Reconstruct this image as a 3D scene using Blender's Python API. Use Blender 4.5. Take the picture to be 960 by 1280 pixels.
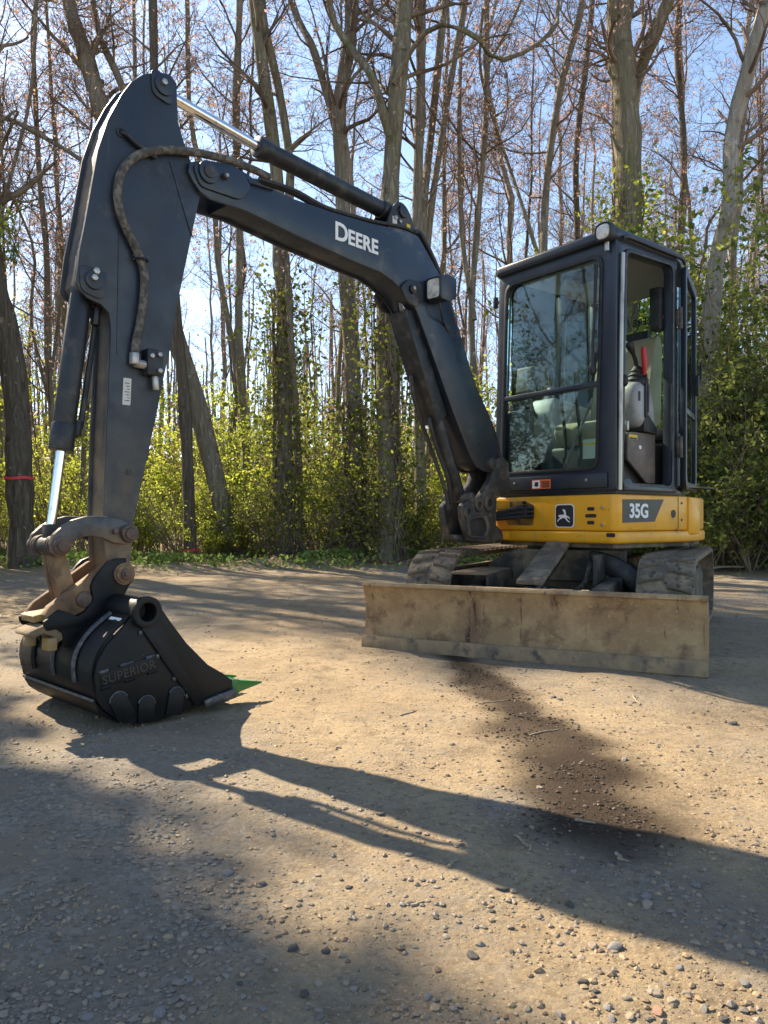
import bpy, bmesh, math, random
import numpy as np
from mathutils import Vector, noise, Matrix

for o in list(bpy.data.objects): bpy.data.objects.remove(o)
scene = bpy.context.scene
C = scene.collection
# ------------------------------------------------------------------ camera, sky, sun, exposure
CAM_H = 0.75
cam_d = bpy.data.cameras.new('camera'); cam = bpy.data.objects.new('camera', cam_d); C.objects.link(cam)
cam.location = (0, 0, CAM_H); cam.rotation_euler = (math.radians(90), 0, 0)
cam_d.sensor_fit = 'VERTICAL'; cam_d.sensor_height = 36; cam_d.lens = 940 / 1280 * 36
cam_d.shift_y = 10 / 1280; cam_d.clip_end = 2000; cam_d.clip_start = 0.05
scene.camera = cam
SUN_AZ = Vector((-0.73, 0.68, 0)).normalized()      # horizontal direction towards the sun
SUN_EL = math.radians(40)
to_sun = Vector((SUN_AZ.x * math.cos(SUN_EL), SUN_AZ.y * math.cos(SUN_EL), math.sin(SUN_EL)))
world = bpy.data.worlds.new('World'); scene.world = world; world.use_nodes = True
wn = world.node_tree.nodes; wl = world.node_tree.links
sky = wn.new('ShaderNodeTexSky'); sky.sky_type = 'NISHITA'; sky.sun_disc = False
sky.sun_elevation = SUN_EL; sky.sun_rotation = math.atan2(SUN_AZ.x, SUN_AZ.y)
sky.air_density = 1.0; sky.dust_density = 0.4; sky.ozone_density = 2.4
wn['Background'].inputs['Strength'].default_value = 0.112
wl.new(sky.outputs[0], wn['Background'].inputs['Color'])
sl = bpy.data.lights.new('sun', 'SUN'); sl.energy = 4.9; sl.angle = math.radians(0.6); sl.color = (1.0, 0.90, 0.74)
so = bpy.data.objects.new('sun', sl); C.objects.link(so)
so.rotation_euler = to_sun.to_track_quat('Z', 'Y').to_euler(); so.location = to_sun * 60
vs = scene.view_settings; vs.view_transform = 'Standard'; vs.look = 'None'; vs.gamma = 1; vs.use_curve_mapping = False
vs.exposure = 1.46
vs.use_white_balance = True; vs.white_balance_temperature = 7150; vs.white_balance_tint = 10

# ------------------------------------------------------------------ helpers
rnd = random.Random(7)
def at(px, py, Y):                                   # photograph position at a distance Y -> world point
    return Vector(((px - 480) / 940 * Y, Y, CAM_H - (py - 650) / 940 * Y))

def tag(o, label=None, cat=None, group=None, kind=None):
    if label: o['label'] = label
    if cat: o['category'] = cat
    if group: o['group'] = group
    if kind: o['kind'] = kind
    return o

def link(name, me, material=None, parent=None):
    o = bpy.data.objects.new(name, me); C.objects.link(o)
    if material is not None:
        me.materials.clear(); me.materials.append(material)
    if parent is not None: o.parent = parent
    return o

def empty(name, loc=(0, 0, 0)):
    o = bpy.data.objects.new(name, None); C.objects.link(o); o.location = loc; o.empty_display_size = .2
    return o

def smooth_path(pts, n):
    P = [Vector(p) for p in pts]; P = [P[0] * 2 - P[1]] + P + [P[-1] * 2 - P[-2]]
    out = []; m = len(P) - 3
    for i in range(n):
        t = i / (n - 1) * m; k = min(int(t), m - 1); f = t - k
        a, b, c, d = P[k:k + 4]
        out.append(0.5 * ((2 * b) + (c - a) * f + (2 * a - 5 * b + 4 * c - d) * f * f + (3 * b - a - 3 * c + d) * f ** 3))
    return out

class MB:
    def __init__(s): s.bm = bmesh.new()
    def prism(s, poly, w0, w1, M):
        a = [s.bm.verts.new(M(u, w0, z)) for u, z in poly]; b = [s.bm.verts.new(M(u, w1, z)) for u, z in poly]
        n = len(poly)
        s.bm.faces.new(a); s.bm.faces.new(b[::-1])
        for i in range(n): s.bm.faces.new((a[i], b[i], b[(i + 1) % n], a[(i + 1) % n]))
        return s
    def ring(s, outer, inner, w0, w1, M):
        n = len(outer)
        A = [s.bm.verts.new(M(u, w0, z)) for u, z in outer]; B = [s.bm.verts.new(M(u, w1, z)) for u, z in outer]
        a = [s.bm.verts.new(M(u, w0, z)) for u, z in inner]; b = [s.bm.verts.new(M(u, w1, z)) for u, z in inner]
        for i in range(n):
            j = (i + 1) % n
            s.bm.faces.new((A[i], A[j], a[j], a[i])); s.bm.faces.new((B[i], b[i], b[j], B[j]))
            s.bm.faces.new((A[i], B[i], B[j], A[j])); s.bm.faces.new((a[i], a[j], b[j], b[i]))
        return s
    def box(s, u0, u1, w0, w1, z0, z1, M):
        return s.prism([(u0, z0), (u1, z0), (u1, z1), (u0, z1)], w0, w1, M)
    def loft(s, rings, cap=True):
        R = [[s.bm.verts.new(p) for p in r] for r in rings]; n = len(R[0])
        for k in range(len(R) - 1):
            for i in range(n):
                j = (i + 1) % n
                s.bm.faces.new((R[k][i], R[k][j], R[k + 1][j], R[k + 1][i]))
        if cap: s.bm.faces.new(R[0][::-1]); s.bm.faces.new(R[-1])
        return s
    def tube(s, pts, r, seg=10, cap=True):
        pts = [Vector(p) for p in pts]; n = len(pts); rr = r if isinstance(r, (list, tuple)) else [r] * n
        T = [(pts[min(i + 1, n - 1)] - pts[max(i - 1, 0)]).normalized() for i in range(n)]
        up = Vector((0, 0, 1)) if abs(T[0].z) < .9 else Vector((1, 0, 0))
        X = T[0].cross(up).normalized(); rings = []
        for i in range(n):
            X = (X - T[i] * X.dot(T[i])).normalized(); Y = T[i].cross(X)
            rings.append([pts[i] + (X * math.cos(2 * math.pi * k / seg) + Y * math.sin(2 * math.pi * k / seg)) * rr[i] for k in range(seg)])
        return s.loft(rings, cap)
    def cyl(s, p, q, r, seg=20): return s.tube([p, q], r, seg)
    def pipe(s, p, q, ro, ri, seg=28):
        p, q = Vector(p), Vector(q); T = (q - p).normalized()
        up = Vector((0, 0, 1)) if abs(T.z) < .9 else Vector((1, 0, 0))
        X = T.cross(up).normalized(); Y = T.cross(X)
        cir = lambda c, r: [s.bm.verts.new(c + (X * math.cos(2 * math.pi * k / seg) + Y * math.sin(2 * math.pi * k / seg)) * r) for k in range(seg)]
        L = [cir(p, ro), cir(q, ro), cir(q, ri), cir(p, ri)]
        for a in range(4):
            A, B = L[a], L[(a + 1) % 4]
            for i in range(seg):
                j = (i + 1) % seg; s.bm.faces.new((A[i], A[j], B[j], B[i]))
        return s
    def ball(s, c, r, sx=1, sy=1, sz=1, sub=2):
        g = bmesh.ops.create_icosphere(s.bm, subdivisions=sub, radius=r)
        for v in g['verts']: v.co = Vector((v.co.x * sx, v.co.y * sy, v.co.z * sz)) + Vector(c)
        return s
    def build(s, name, material, parent=None, bevel=0, seg=2, angle=32):
        bm = s.bm
        bmesh.ops.recalc_face_normals(bm, faces=bm.faces[:])
        if bevel:
            es = [e for e in bm.edges if len(e.link_faces) == 2 and e.calc_face_angle(0) > math.radians(28)]
            bmesh.ops.bevel(bm, geom=es, offset=bevel, segments=seg, affect='EDGES', clamp_overlap=True, profile=.5)
        me = bpy.data.meshes.new(name); bm.to_mesh(me); bm.free()
        for p in me.polygons: p.use_smooth = True
        me.set_sharp_from_angle(angle=math.radians(angle))
        return link(name, me, material, parent)

def inset(poly, d):
    n = len(poly); A = sum(poly[i][0] * poly[(i + 1) % n][1] - poly[(i + 1) % n][0] * poly[i][1] for i in range(n))
    sgn = 1 if A > 0 else -1; out = []
    for i in range(n):
        p, q, r = Vector(poly[i - 1]), Vector(poly[i]), Vector(poly[(i + 1) % n])
        e1, e2 = (q - p).normalized(), (r - q).normalized()
        n1, n2 = Vector((-e1.y, e1.x)) * sgn, Vector((-e2.y, e2.x)) * sgn
        m = (n1 + n2); k = max(m.dot(n1), .5); q2 = q + m * (d / k); out.append((q2.x, q2.y))
    return out

def rounded(corners, r, k=5):                        # rounded polygon, k+1 points per corner
    out = []; n = len(corners)
    for i in range(n):
        p, q, s = Vector(corners[i - 1]), Vector(corners[i]), Vector(corners[(i + 1) % n])
        rr = r[i] if isinstance(r, (list, tuple)) else r
        a = q + (p - q).normalized() * rr; b = q + (s - q).normalized() * rr
        for j in range(k + 1):
            t = j / k; v = a * (1 - t) ** 2 + q * 2 * t * (1 - t) + b * t * t; out.append((v.x, v.y))
    return out

def text_part(name, s, size, M, u0, z0, du, material, parent, bold=.012, w=.0, thick=.0015, spacing=1.0, slant=0):
    """flat lettering laid on a plane: M(u, w, z), running along du (+1 or -1)"""
    cu = bpy.data.curves.new('lettering', 'FONT'); cu.body = s; cu.size = size; cu.offset = bold * size; cu.extrude = thick
    cu.space_character = spacing; cu.shear = slant; cu.resolution_u = 4
    ob = bpy.data.objects.new('lettering', cu); C.objects.link(ob)
    dg = bpy.context.evaluated_depsgraph_get(); me = bpy.data.meshes.new_from_object(ob.evaluated_get(dg))
    bpy.data.objects.remove(ob)
    for v in me.vertices: v.co = M(u0 + du * v.co.x, w + v.co.z, z0 + v.co.y)
    me.update()
    return link(name, me, material, parent)

# ------------------------------------------------------------------ materials
def nt(name):
    m = bpy.data.materials.new(name); m.use_nodes = True
    return m, m.node_tree.nodes, m.node_tree.links, m.node_tree.nodes['Principled BSDF']

def noise_fac(n, l, scale, lo, hi, detail=6, rough=.6, coord='Object', stretch=None, dist=0):
    tc = n.new('ShaderNodeTexCoord'); src = tc.outputs[coord]
    if stretch:
        mp = n.new('ShaderNodeMapping'); mp.inputs['Scale'].default_value = stretch; l.new(src, mp.inputs[0]); src = mp.outputs[0]
    t = n.new('ShaderNodeTexNoise'); t.inputs['Scale'].default_value = scale; t.inputs['Detail'].default_value = detail
    t.inputs['Roughness'].default_value = rough; t.inputs['Distortion'].default_value = dist
    l.new(src, t.inputs['Vector'])
    r = n.new('ShaderNodeMapRange'); r.inputs['From Min'].default_value = lo; r.inputs['From Max'].default_value = hi
    l.new(t.outputs[0], r.inputs[0])
    return r.outputs[0]

def mixc(n, l, fac, a, b):
    m = n.new('ShaderNodeMix'); m.data_type = 'RGBA'
    for k, v in ((6, a), (7, b)):
        if hasattr(v, 'node'): l.new(v, m.inputs[k])
        else: m.inputs[k].default_value = (*v, 1)
    if hasattr(fac, 'node'): l.new(fac, m.inputs[0])
    else: m.inputs[0].default_value = fac
    return m.outputs[2]

def pmat(name, base, rough=.5, metal=0, layers=(), bump=None, spec=.5, rough_var=None, coat=0):
    m, n, l, b = nt(name); col = base
    for L in layers:
        f = noise_fac(n, l, L[1], L[2], L[3], stretch=L[4] if len(L) > 4 else None)
        col = mixc(n, l, f, col, L[0])
    if hasattr(col, 'node'): l.new(col, b.inputs['Base Color'])
    else: b.inputs['Base Color'].default_value = (*col, 1)
    b.inputs['Metallic'].default_value = metal; b.inputs['Specular IOR Level'].default_value = spec
    b.inputs['Coat Weight'].default_value = coat
    if rough_var:
        f = noise_fac(n, l, rough_var[0], .35, .7); mr = n.new('ShaderNodeMapRange')
        mr.inputs['To Min'].default_value = rough; mr.inputs['To Max'].default_value = rough_var[1]
        l.new(f, mr.inputs[0]); l.new(mr.outputs[0], b.inputs['Roughness'])
    else: b.inputs['Roughness'].default_value = rough
    if bump:
        f = noise_fac(n, l, bump[0], 0, 1, detail=8); bp = n.new('ShaderNodeBump')
        bp.inputs['Strength'].default_value = bump[1]; bp.inputs['Distance'].default_value = bump[2]
        l.new(f, bp.inputs['Height']); l.new(bp.outputs[0], b.inputs['Normal'])
    return m

def z_layer(m, col, z0, z1, scale=9):                # dried mud thickest at the low end (z0 clean -> z1 muddy), broken by noise
    n, l = m.node_tree.nodes, m.node_tree.links; b = n['Principled BSDF']
    src = b.inputs['Base Color'].links[0].from_socket if b.inputs['Base Color'].links else tuple(b.inputs['Base Color'].default_value[:3])
    tc = n.new('ShaderNodeTexCoord'); sp = n.new('ShaderNodeSeparateXYZ'); l.new(tc.outputs['Object'], sp.inputs[0])
    r = n.new('ShaderNodeMapRange'); r.inputs['From Min'].default_value = z0; r.inputs['From Max'].default_value = z1
    l.new(sp.outputs[2], r.inputs[0])
    f = noise_fac(n, l, scale, .3, .7)
    mu = n.new('ShaderNodeMath'); mu.operation = 'MULTIPLY'; mu.use_clamp = True; l.new(r.outputs[0], mu.inputs[0]); l.new(f, mu.inputs[1])
    l.new(mixc(n, l, mu.outputs[0], src, col), b.inputs['Base Color'])
    return m

MUD = (.27, .17, .085); DUST = (.20, .165, .125)
m_char = pmat('charcoal_paint', (.017, .024, .036), .32, 0, [((.024, .030, .040), 2.6, .44, .70), ((.070, .070, .068), 5, .60, .76), ((.10, .095, .085), 14, .63, .72, (1, 1, .08)), ((.20, .185, .16), 75, .69, .76), ((.012, .012, .013), 18, .66, .72)], (55, .10, .004), rough_var=(8, .62))
z_layer(m_char, (.15, .125, .095), 1.15, .62); z_layer(m_char, (.26, .165, .09), .73, .62, 14)
m_stickfront = pmat('worn_charcoal', (.05, .047, .045), .6, 0, [((.20, .135, .085), 5, .45, .62), ((.03, .03, .03), 16, .55, .7)], (40, .3, .004))
z_layer(m_stickfront, (.27, .185, .11), 1.65, 1.2, 5)
m_boomdark = pmat('boom_paint', (.014, .024, .043), .26, 0, [((.026, .036, .052), 3, .45, .7), ((.09, .085, .078), 6, .60, .74), ((.10, .095, .085), 16, .64, .73, (.3, .3, 1)), ((.19, .175, .15), 80, .70, .77)], (60, .06, .003), rough_var=(7, .5))
z_layer(m_boomdark, (.026, .024, .023), 1.95, 1.15, 6)
m_greasy = pmat('greasy_cast_metal', (.035, .032, .03), .55, 0, [((.14, .105, .075), 9, .47, .66), ((.02, .02, .02), 20, .55, .7)], (30, .5, .01))
m_cylblk = pmat('cylinder_paint', (.012, .014, .018), .4, 0, [((.08, .07, .06), 12, .52, .75)], (50, .15, .003), rough_var=(14, .6))
m_black = pmat('black_bucket_paint', (.0045, .005, .006), .42, 0, [((.010, .0105, .012), 6, .45, .7), ((.05, .042, .032), 9, .68, .80), ((.13, .105, .08), 60, .70, .76)], (45, .15, .003), rough_var=(12, .6), spec=.28)
m_weld = pmat('scuffed_weld', (.05, .055, .065), .4, .3, [((.16, .15, .14), 40, .5, .7)], (60, .5, .005))
m_chrome = pmat('chrome_rod', (.78, .78, .78), .12, 1, [((.45, .43, .4), 30, .55, .8)])
m_rusty = pmat('muddy_rust', (.17, .09, .045), .8, 0, [((.29, .18, .09), 7, .44, .62), ((.075, .045, .032), 13, .52, .68)], (28, .6, .012))
m_pin = pmat('rusty_pin', (.085, .055, .045), .65, .2, [((.16, .10, .07), 22, .45, .65)], (50, .6, .006))
m_coupler = pmat('muddy_yellow_casting', (.42, .25, .06), .75, 0, [((.30, .20, .11), 8, .38, .58), ((.10, .06, .04), 14, .56, .70)], (30, .5, .01))
m_yel = pmat('yellow_paint', (.82, .37, .012), .38, 0, [((.62, .28, .02), 3, .48, .72), ((.42, .23, .06), 9, .64, .76), ((.20, .12, .05), 38, .66, .76), ((.035, .024, .015), 6, .65, .72), ((.55, .33, .10), 20, .62, .72, (1, 1, .1))], (70, .05, .002), rough_var=(6, .55), coat=.1)
m_blade = pmat('dried_mud_on_steel', (.275, .185, .098), .85, 0, [((.37, .262, .142), 6.5, .44, .60), ((.16, .095, .055), 2.6, .52, .68, (1, 1, .6)), ((.17, .105, .06), 9, .53, .66), ((.055, .032, .022), 11, .625, .69, (1, 1, .10)), ((.42, .32, .19), 70, .60, .70), ((.06, .04, .03), 55, .68, .74)], (45, .6, .010))
m_edge = pmat('worn_cutting_edge', (.19, .14, .09), .8, 0, [((.29, .205, .115), 7, .40, .56), ((.07, .06, .055), 12, .55, .7)], (50, .4, .006))
m_rubber = pmat('dusty_rubber', (.115, .09, .067), .9, 0, [((.26, .195, .125), 9, .40, .62), ((.045, .04, .035), 24, .54, .68)], (60, .5, .006))
m_frame = pmat('dirty_underframe', (.045, .04, .036), .8, 0, [((.19, .145, .095), 6, .42, .62)], (30, .5, .01))
m_mudplate = pmat('mud_caked_plate', (.22, .155, .09), .9, 0, [((.13, .09, .06), 10, .48, .65)], (35, .7, .012))
m_cab = pmat('cab_paint', (.018, .024, .038), .30, 0, [((.035, .04, .05), 3, .5, .8), ((.09, .08, .07), 75, .68, .82)], (60, .05, .002), rough_var=(7, .45))
m_trim = pmat('black_trim', (.012, .012, .013), .55, 0, [((.04, .037, .034), 20, .5, .75)])
m_silver = pmat('worn_bright_edge', (.42, .40, .37), .35, .6, [((.12, .11, .10), 9, .5, .66, (1, 1, .3))])
m_seat = pmat('dusty_seat_cloth', (.36, .31, .21), .9, 0, [((.28, .25, .18), 5, .45, .65)], (120, .4, .004))
m_grey = pmat('grey_plastic', (.33, .33, .33), .5, 0, [((.24, .225, .20), 11, .5, .7)])
m_headl = pmat('headliner', (.22, .21, .20), .9)
m_inner = pmat('cab_inner_plastic', (.075, .077, .08), .6, 0, [((.10, .085, .07), 8, .5, .7)])
m_brownpanel = pmat('dusty_side_panel', (.13, .10, .085), .5, 0, [((.20, .155, .12), 6, .45, .65)], rough_var=(9, .7))
m_mat = pmat('floor_mat', (.08, .075, .07), .9, 0, [((.22, .18, .13), 6, .45, .62)])
m_red = pmat('red_plastic', (.50, .015, .02), .4)
m_white = pmat('white_print', (.78, .78, .76), .5, 0, [((.5, .48, .45), 60, .62, .75)])
m_sticker = pmat('silver_sticker', (.55, .53, .48), .45)
m_orange = pmat('orange_print', (.75, .14, .03), .5)
m_ylabel = pmat('yellow_print', (.70, .48, .02), .5)
m_bprint = pmat('black_print', (.02, .02, .022), .45)
m_decal = pmat('charcoal_decal', (.022, .023, .026), .4, 0, [((.06, .055, .05), 50, .6, .75)])
m_green = pmat('green_tooth_paint', (.010, .15, .03), .35, 0, [((.01, .16, .03), 20, .5, .7)])
m_hose = pmat('mottled_hose_sleeve', (.065, .057, .048), .85, 0, [((.17, .145, .115), 38, .45, .60), ((.03, .03, .03), 60, .55, .68)], (120, .5, .004))
m_hose2 = pmat('black_hose', (.016, .016, .017), .5, 0, [((.05, .045, .04), 30, .5, .7)])
m_lens = pmat('lamp_lens', (.80, .78, .73), .2, 0, [((.34, .33, .30), 14, .45, .7)], (40, .5, .01))
m_ribbon = pmat('pink_marking_tape', (.70, .05, .07), .5)

def glass_mat(name, tint, gloss=.10):
    m, n, l, b = nt(name); n.remove(b)
    tr = n.new('ShaderNodeBsdfTransparent'); tr.inputs[0].default_value = (*tint, 1)
    gl = n.new('ShaderNodeBsdfGlossy'); gl.inputs['Roughness'].default_value = .02
    df = n.new('ShaderNodeBsdfDiffuse'); df.inputs[0].default_value = (.36, .38, .35, 1)
    fr = n.new('ShaderNodeFresnel'); fr.inputs[0].default_value = 1.36
    mx = n.new('ShaderNodeMixShader'); l.new(fr.outputs[0], mx.inputs[0]); l.new(tr.outputs[0], mx.inputs[1]); l.new(gl.outputs[0], mx.inputs[2])
    f = noise_fac(n, l, 6, .35, .8); sc = n.new('ShaderNodeMath'); sc.operation = 'MULTIPLY'; sc.inputs[1].default_value = gloss; l.new(f, sc.inputs[0])
    m2 = n.new('ShaderNodeMixShader'); l.new(sc.outputs[0], m2.inputs[0]); l.new(mx.outputs[0], m2.inputs[1]); l.new(df.outputs[0], m2.inputs[2])
    l.new(m2.outputs[0], n['Material Output'].inputs['Surface'])
    return m
m_glass = glass_mat('tinted_windscreen', (.88, .985, .975), .010)
m_glass2 = glass_mat('tinted_side_glass', (.88, .98, .975), .008)

def bark(name, a, b, sc=1.0, moss=None):
    m, n, l, bs = nt(name)
    f = noise_fac(n, l, 7 * sc, .38, .64, detail=10, stretch=(2.4, 2.4, .30), dist=.9)
    f2 = noise_fac(n, l, 1.1, .38, .66)
    c = mixc(n, l, f, a, b); c = mixc(n, l, f2, c, tuple(x * .72 for x in b))
    c = mixc(n, l, noise_fac(n, l, 9, .62, .70), c, tuple(min(x * 1.7 + .05, .6) for x in b)); c = mixc(n, l, noise_fac(n, l, 3, .60, .72), c, tuple(x * .45 for x in a))
    if moss: c = mixc(n, l, noise_fac(n, l, 2.3, .56, .72), c, moss)
    l.new(c, bs.inputs['Base Color']); bs.inputs['Roughness'].default_value = .95; bs.inputs['Specular IOR Level'].default_value = .15
    bp = n.new('ShaderNodeBump'); bp.inputs['Strength'].default_value = .9; bp.inputs['Distance'].default_value = .035
    l.new(f, bp.inputs['Height']); l.new(bp.outputs[0], bs.inputs['Normal'])
    return m
b_grey = bark('grey_brown_bark', (.17, .14, .105), (.38, .33, .26))
b_dark = bark('dark_furrowed_bark', (.075, .06, .046), (.21, .17, .13))
b_pale = bark('pale_grey_bark', (.30, .26, .21), (.50, .45, .38), .7)
b_mossy = bark('mossy_bark', (.15, .125, .085), (.33, .285, .205), 1.0, (.13, .14, .04))
b_twig = pmat('twig_bark', (.24, .19, .145), .9, 0, [((.10, .07, .055), 2.0, .42, .6)], spec=.15)
b_twigr = pmat('reddish_twig_bark', (.26, .185, .15), .9, 0, [((.12, .085, .07), 2.0, .42, .6)], spec=.15)

def leaf_mat(name, cols, transl=.5):
    m, n, l, b = nt(name)
    g = n.new('ShaderNodeNewGeometry'); cr = n.new('ShaderNodeValToRGB'); e = cr.color_ramp.elements
    while len(e) < len(cols): e.new(.5)
    for i, c in enumerate(cols): e[i].position = i / (len(cols) - 1); e[i].color = (*c, 1)
    l.new(g.outputs['Random Per Island'], cr.inputs[0]); l.new(cr.outputs[0], b.inputs['Base Color'])
    b.inputs['Roughness'].default_value = .6; b.inputs['Specular IOR Level'].default_value = .25
    t = n.new('ShaderNodeBsdfTranslucent'); l.new(cr.outputs[0], t.inputs[0])
    mx = n.new('ShaderNodeMixShader'); mx.inputs[0].default_value = transl
    l.new(b.outputs[0], mx.inputs[1]); l.new(t.outputs[0], mx.inputs[2]); l.new(mx.outputs[0], n['Material Output'].inputs['Surface'])
    return m
l_spring = leaf_mat('spring_leaves', [(.30, .34, .04), (.46, .50, .07), (.20, .27, .035), (.54, .54, .12)], .7)
l_olive = leaf_mat('olive_leaves', [(.09, .12, .02), (.15, .19, .03), (.26, .27, .05), (.12, .10, .03)], .5)
l_ever = leaf_mat('evergreen_leaves', [(.07, .105, .033), (.14, .18, .045), (.30, .33, .07), (.10, .13, .04)], .5)
l_bud = leaf_mat('pink_maple_buds', [(.50, .30, .27), (.56, .38, .33), (.44, .24, .22), (.50, .42, .26)], .45)
l_orange = leaf_mat('orange_maple_buds', [(.54, .30, .18), (.50, .35, .20), (.44, .23, .15), (.54, .42, .26)], .45)
l_dead = leaf_mat('dry_leaves', [(.20, .125, .07), (.28, .18, .10), (.14, .085, .05), (.33, .24, .15)], .2)
l_weed = leaf_mat('low_weeds', [(.15, .24, .05), (.22, .32, .08), (.10, .17, .03), (.28, .36, .12)], .45)

# ------------------------------------------------------------------ fast meshes
def quick_mesh(name, V, Q, smooth=True):
    """V (n,3), Q list of (k,m) index arrays"""
    me = bpy.data.meshes.new(name); V = np.asarray(V, np.float32); me.vertices.add(len(V)); me.vertices.foreach_set('co', V.ravel())
    idx = np.concatenate([q.ravel() for q in Q]).astype(np.int32); tot = np.concatenate([np.full(len(q), q.shape[1], np.int32) for q in Q])
    st = np.concatenate([[0], np.cumsum(tot)[:-1]]).astype(np.int32)
    me.loops.add(len(idx)); me.loops.foreach_set('vertex_index', idx)
    me.polygons.add(len(tot)); me.polygons.foreach_set('loop_start', st); me.polygons.foreach_set('loop_total', tot)
    me.polygons.foreach_set('use_smooth', np.full(len(tot), smooth)); me.update(calc_edges=True)
    return me

def tubes(P, R, S):
    """P (N,K,3), R (N,K) -> verts, quads"""
    N, K, _ = P.shape
    T = np.gradient(P, axis=1); T /= np.linalg.norm(T, axis=2, keepdims=True) + 1e-9
    ref = np.where(np.abs(T[:, :1, 2:3]) > .8, np.array([1., 0, 0]), np.array([0, 0, 1.])); ref = np.broadcast_to(ref, T.shape)
    X = np.cross(T, ref); X /= np.linalg.norm(X, axis=2, keepdims=True) + 1e-9; Y = np.cross(T, X)
    a = np.arange(S) * 2 * np.pi / S
    V = P[:, :, None] + (X[:, :, None] * np.cos(a)[:, None] + Y[:, :, None] * np.sin(a)[:, None]) * R[:, :, None, None]
    base = (np.arange(N) * K * S)[:, None, None]; k = (np.arange(K - 1) * S)[None, :, None]; s = np.arange(S)[None, None]; s2 = (s + 1) % S
    Q = np.stack([base + k + s, base + k + s2, base + k + S + s2, base + k + S + s], -1).reshape(-1, 4)
    return V.reshape(-1, 3), Q

def join(parts):
    V = []; Q = []; o = 0
    for v, q in parts: V.append(v); Q.append(q + o); o += len(v)
    return np.concatenate(V), Q

def grow(rg, P, R, m, t0, t1, L, ang, K, wig, up, rf, rmin=.003, end=.3, Lpow=.5):
    N, K0, _ = P.shape; M = N * m; ip = np.repeat(np.arange(N), m); t = rg.uniform(t0, t1, M)
    x = t * (K0 - 1); k = np.minimum(x.astype(int), K0 - 2); f = (x - k)[:, None]
    pos = P[ip, k] * (1 - f) + P[ip, k + 1] * f; r0 = R[ip, k] * (1 - f[:, 0]) + R[ip, k + 1] * f[:, 0]
    T = P[ip, k + 1] - P[ip, k]; T /= np.linalg.norm(T, axis=1, keepdims=True) + 1e-9
    rv = rg.normal(size=(M, 3)); pe = rv - T * (rv * T).sum(1, keepdims=True); pe /= np.linalg.norm(pe, axis=1, keepdims=True) + 1e-9
    A = np.radians(rg.uniform(ang[0], ang[1], M))[:, None]; D = T * np.cos(A) + pe * np.sin(A)
    ln = L * rg.uniform(.55, 1.25, M) * (1 - Lpow * t); seg = (ln / (K - 1))[:, None]
    out = [pos]; 
    for i in range(K - 1):
        D = D + rg.normal(size=(M, 3)) * wig; D[:, 2] += up; D /= np.linalg.norm(D, axis=1, keepdims=True); pos = pos + D * seg; out.append(pos)
    P2 = np.stack(out, 1); rr = np.maximum(r0 * rf * rg.uniform(.7, 1.1, M), rmin)
    return P2, rr[:, None] * np.linspace(1, end, K)[None]

def leaves(rg, pts, size, aspect=.6, jit=.05, updown=0.0):
    n = len(pts); c = pts + rg.normal(size=(n, 3)) * jit
    a = rg.normal(size=(n, 3)); a /= np.linalg.norm(a, axis=1, keepdims=True); b = np.cross(a, rg.normal(size=(n, 3))); b /= np.linalg.norm(b, axis=1, keepdims=True) + 1e-9
    s = (size * rg.uniform(.45, 1.7, n))[:, None]; nn = np.cross(a, b)
    V = np.stack([c - a * s, c + b * s * aspect + nn * s * .15, c + a * s, c - b * s * aspect + nn * s * .15], 1).reshape(-1, 3)
    return V, np.arange(n * 4).reshape(-1, 4)

def sample_pts(rg, P, n, t0=.2):
    N, K, _ = P.shape; i = rg.integers(0, N, n); x = rg.uniform(t0, 1, n) * (K - 1); k = np.minimum(x.astype(int), K - 2); f = (x - k)[:, None]
    return P[i, k] * (1 - f) + P[i, k + 1] * f

# ------------------------------------------------------------------ ground
def sstep(a, b, x):
    t = min(max((x - a) / (b - a), 0), 1); return t * t * (3 - 2 * t)
def gz(x, y):
    h = 0.020 * noise.noise((x * .9, y * .9, 1.3)) + .010 * noise.noise((x * 3.1, y * 3.1, 4.1)) + .005 * noise.noise((x * 9, y * 9, 7.7))
    if y < 6: h += .0022 * noise.noise((x * 22, y * 22, 2.2)) * (.3 + 1.6 * max(0, noise.noise((x * 1.7, y * 1.7, 6)) + .3))
    r = sstep(12.5, 60, y) * 3.0
    e = math.exp(-((y - 12.1 - .5 * math.sin(x * .7)) / .7) ** 2) * (.10 + .09 * noise.noise((x * 1.3, y * 1.3, 9)))
    return h + r + max(e, 0) + (0.10 * noise.noise((x * .35, y * .35, 5)) if y > 13 else 0) * sstep(13, 18, y)

def seg_dist(x, y, pts):
    best = 9; 
    for (a, b, wa), (c, d, wc) in zip(pts, pts[1:]):
        dx, dy = c - a, d - b; t = min(max(((x - a) * dx + (y - b) * dy) / (dx * dx + dy * dy), 0), 1)
        w = wa + (wc - wa) * t; best = min(best, math.hypot(x - a - dx * t, y - b - dy * t) / w)
    return best
STREAK = [(.42, 4.15, .11), (.47, 3.4, .12), (.55, 2.75, .14), (.58, 2.25, .20), (.55, 1.85, .19)]  # path of a dark brown streak mixed into the ground colour below the blade
def streak(x, y):
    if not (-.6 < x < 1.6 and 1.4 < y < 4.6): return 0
    d = seg_dist(x + .10 * noise.noise((x * 5, y * 5, 3)), y + .1 * noise.noise((x * 5, y * 5, 8)), STREAK)
    return (1 - sstep(.3, 1.65, d)) * (1.0 + .25 * noise.noise((x * 3.3, y * 3.3, 15)))
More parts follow.
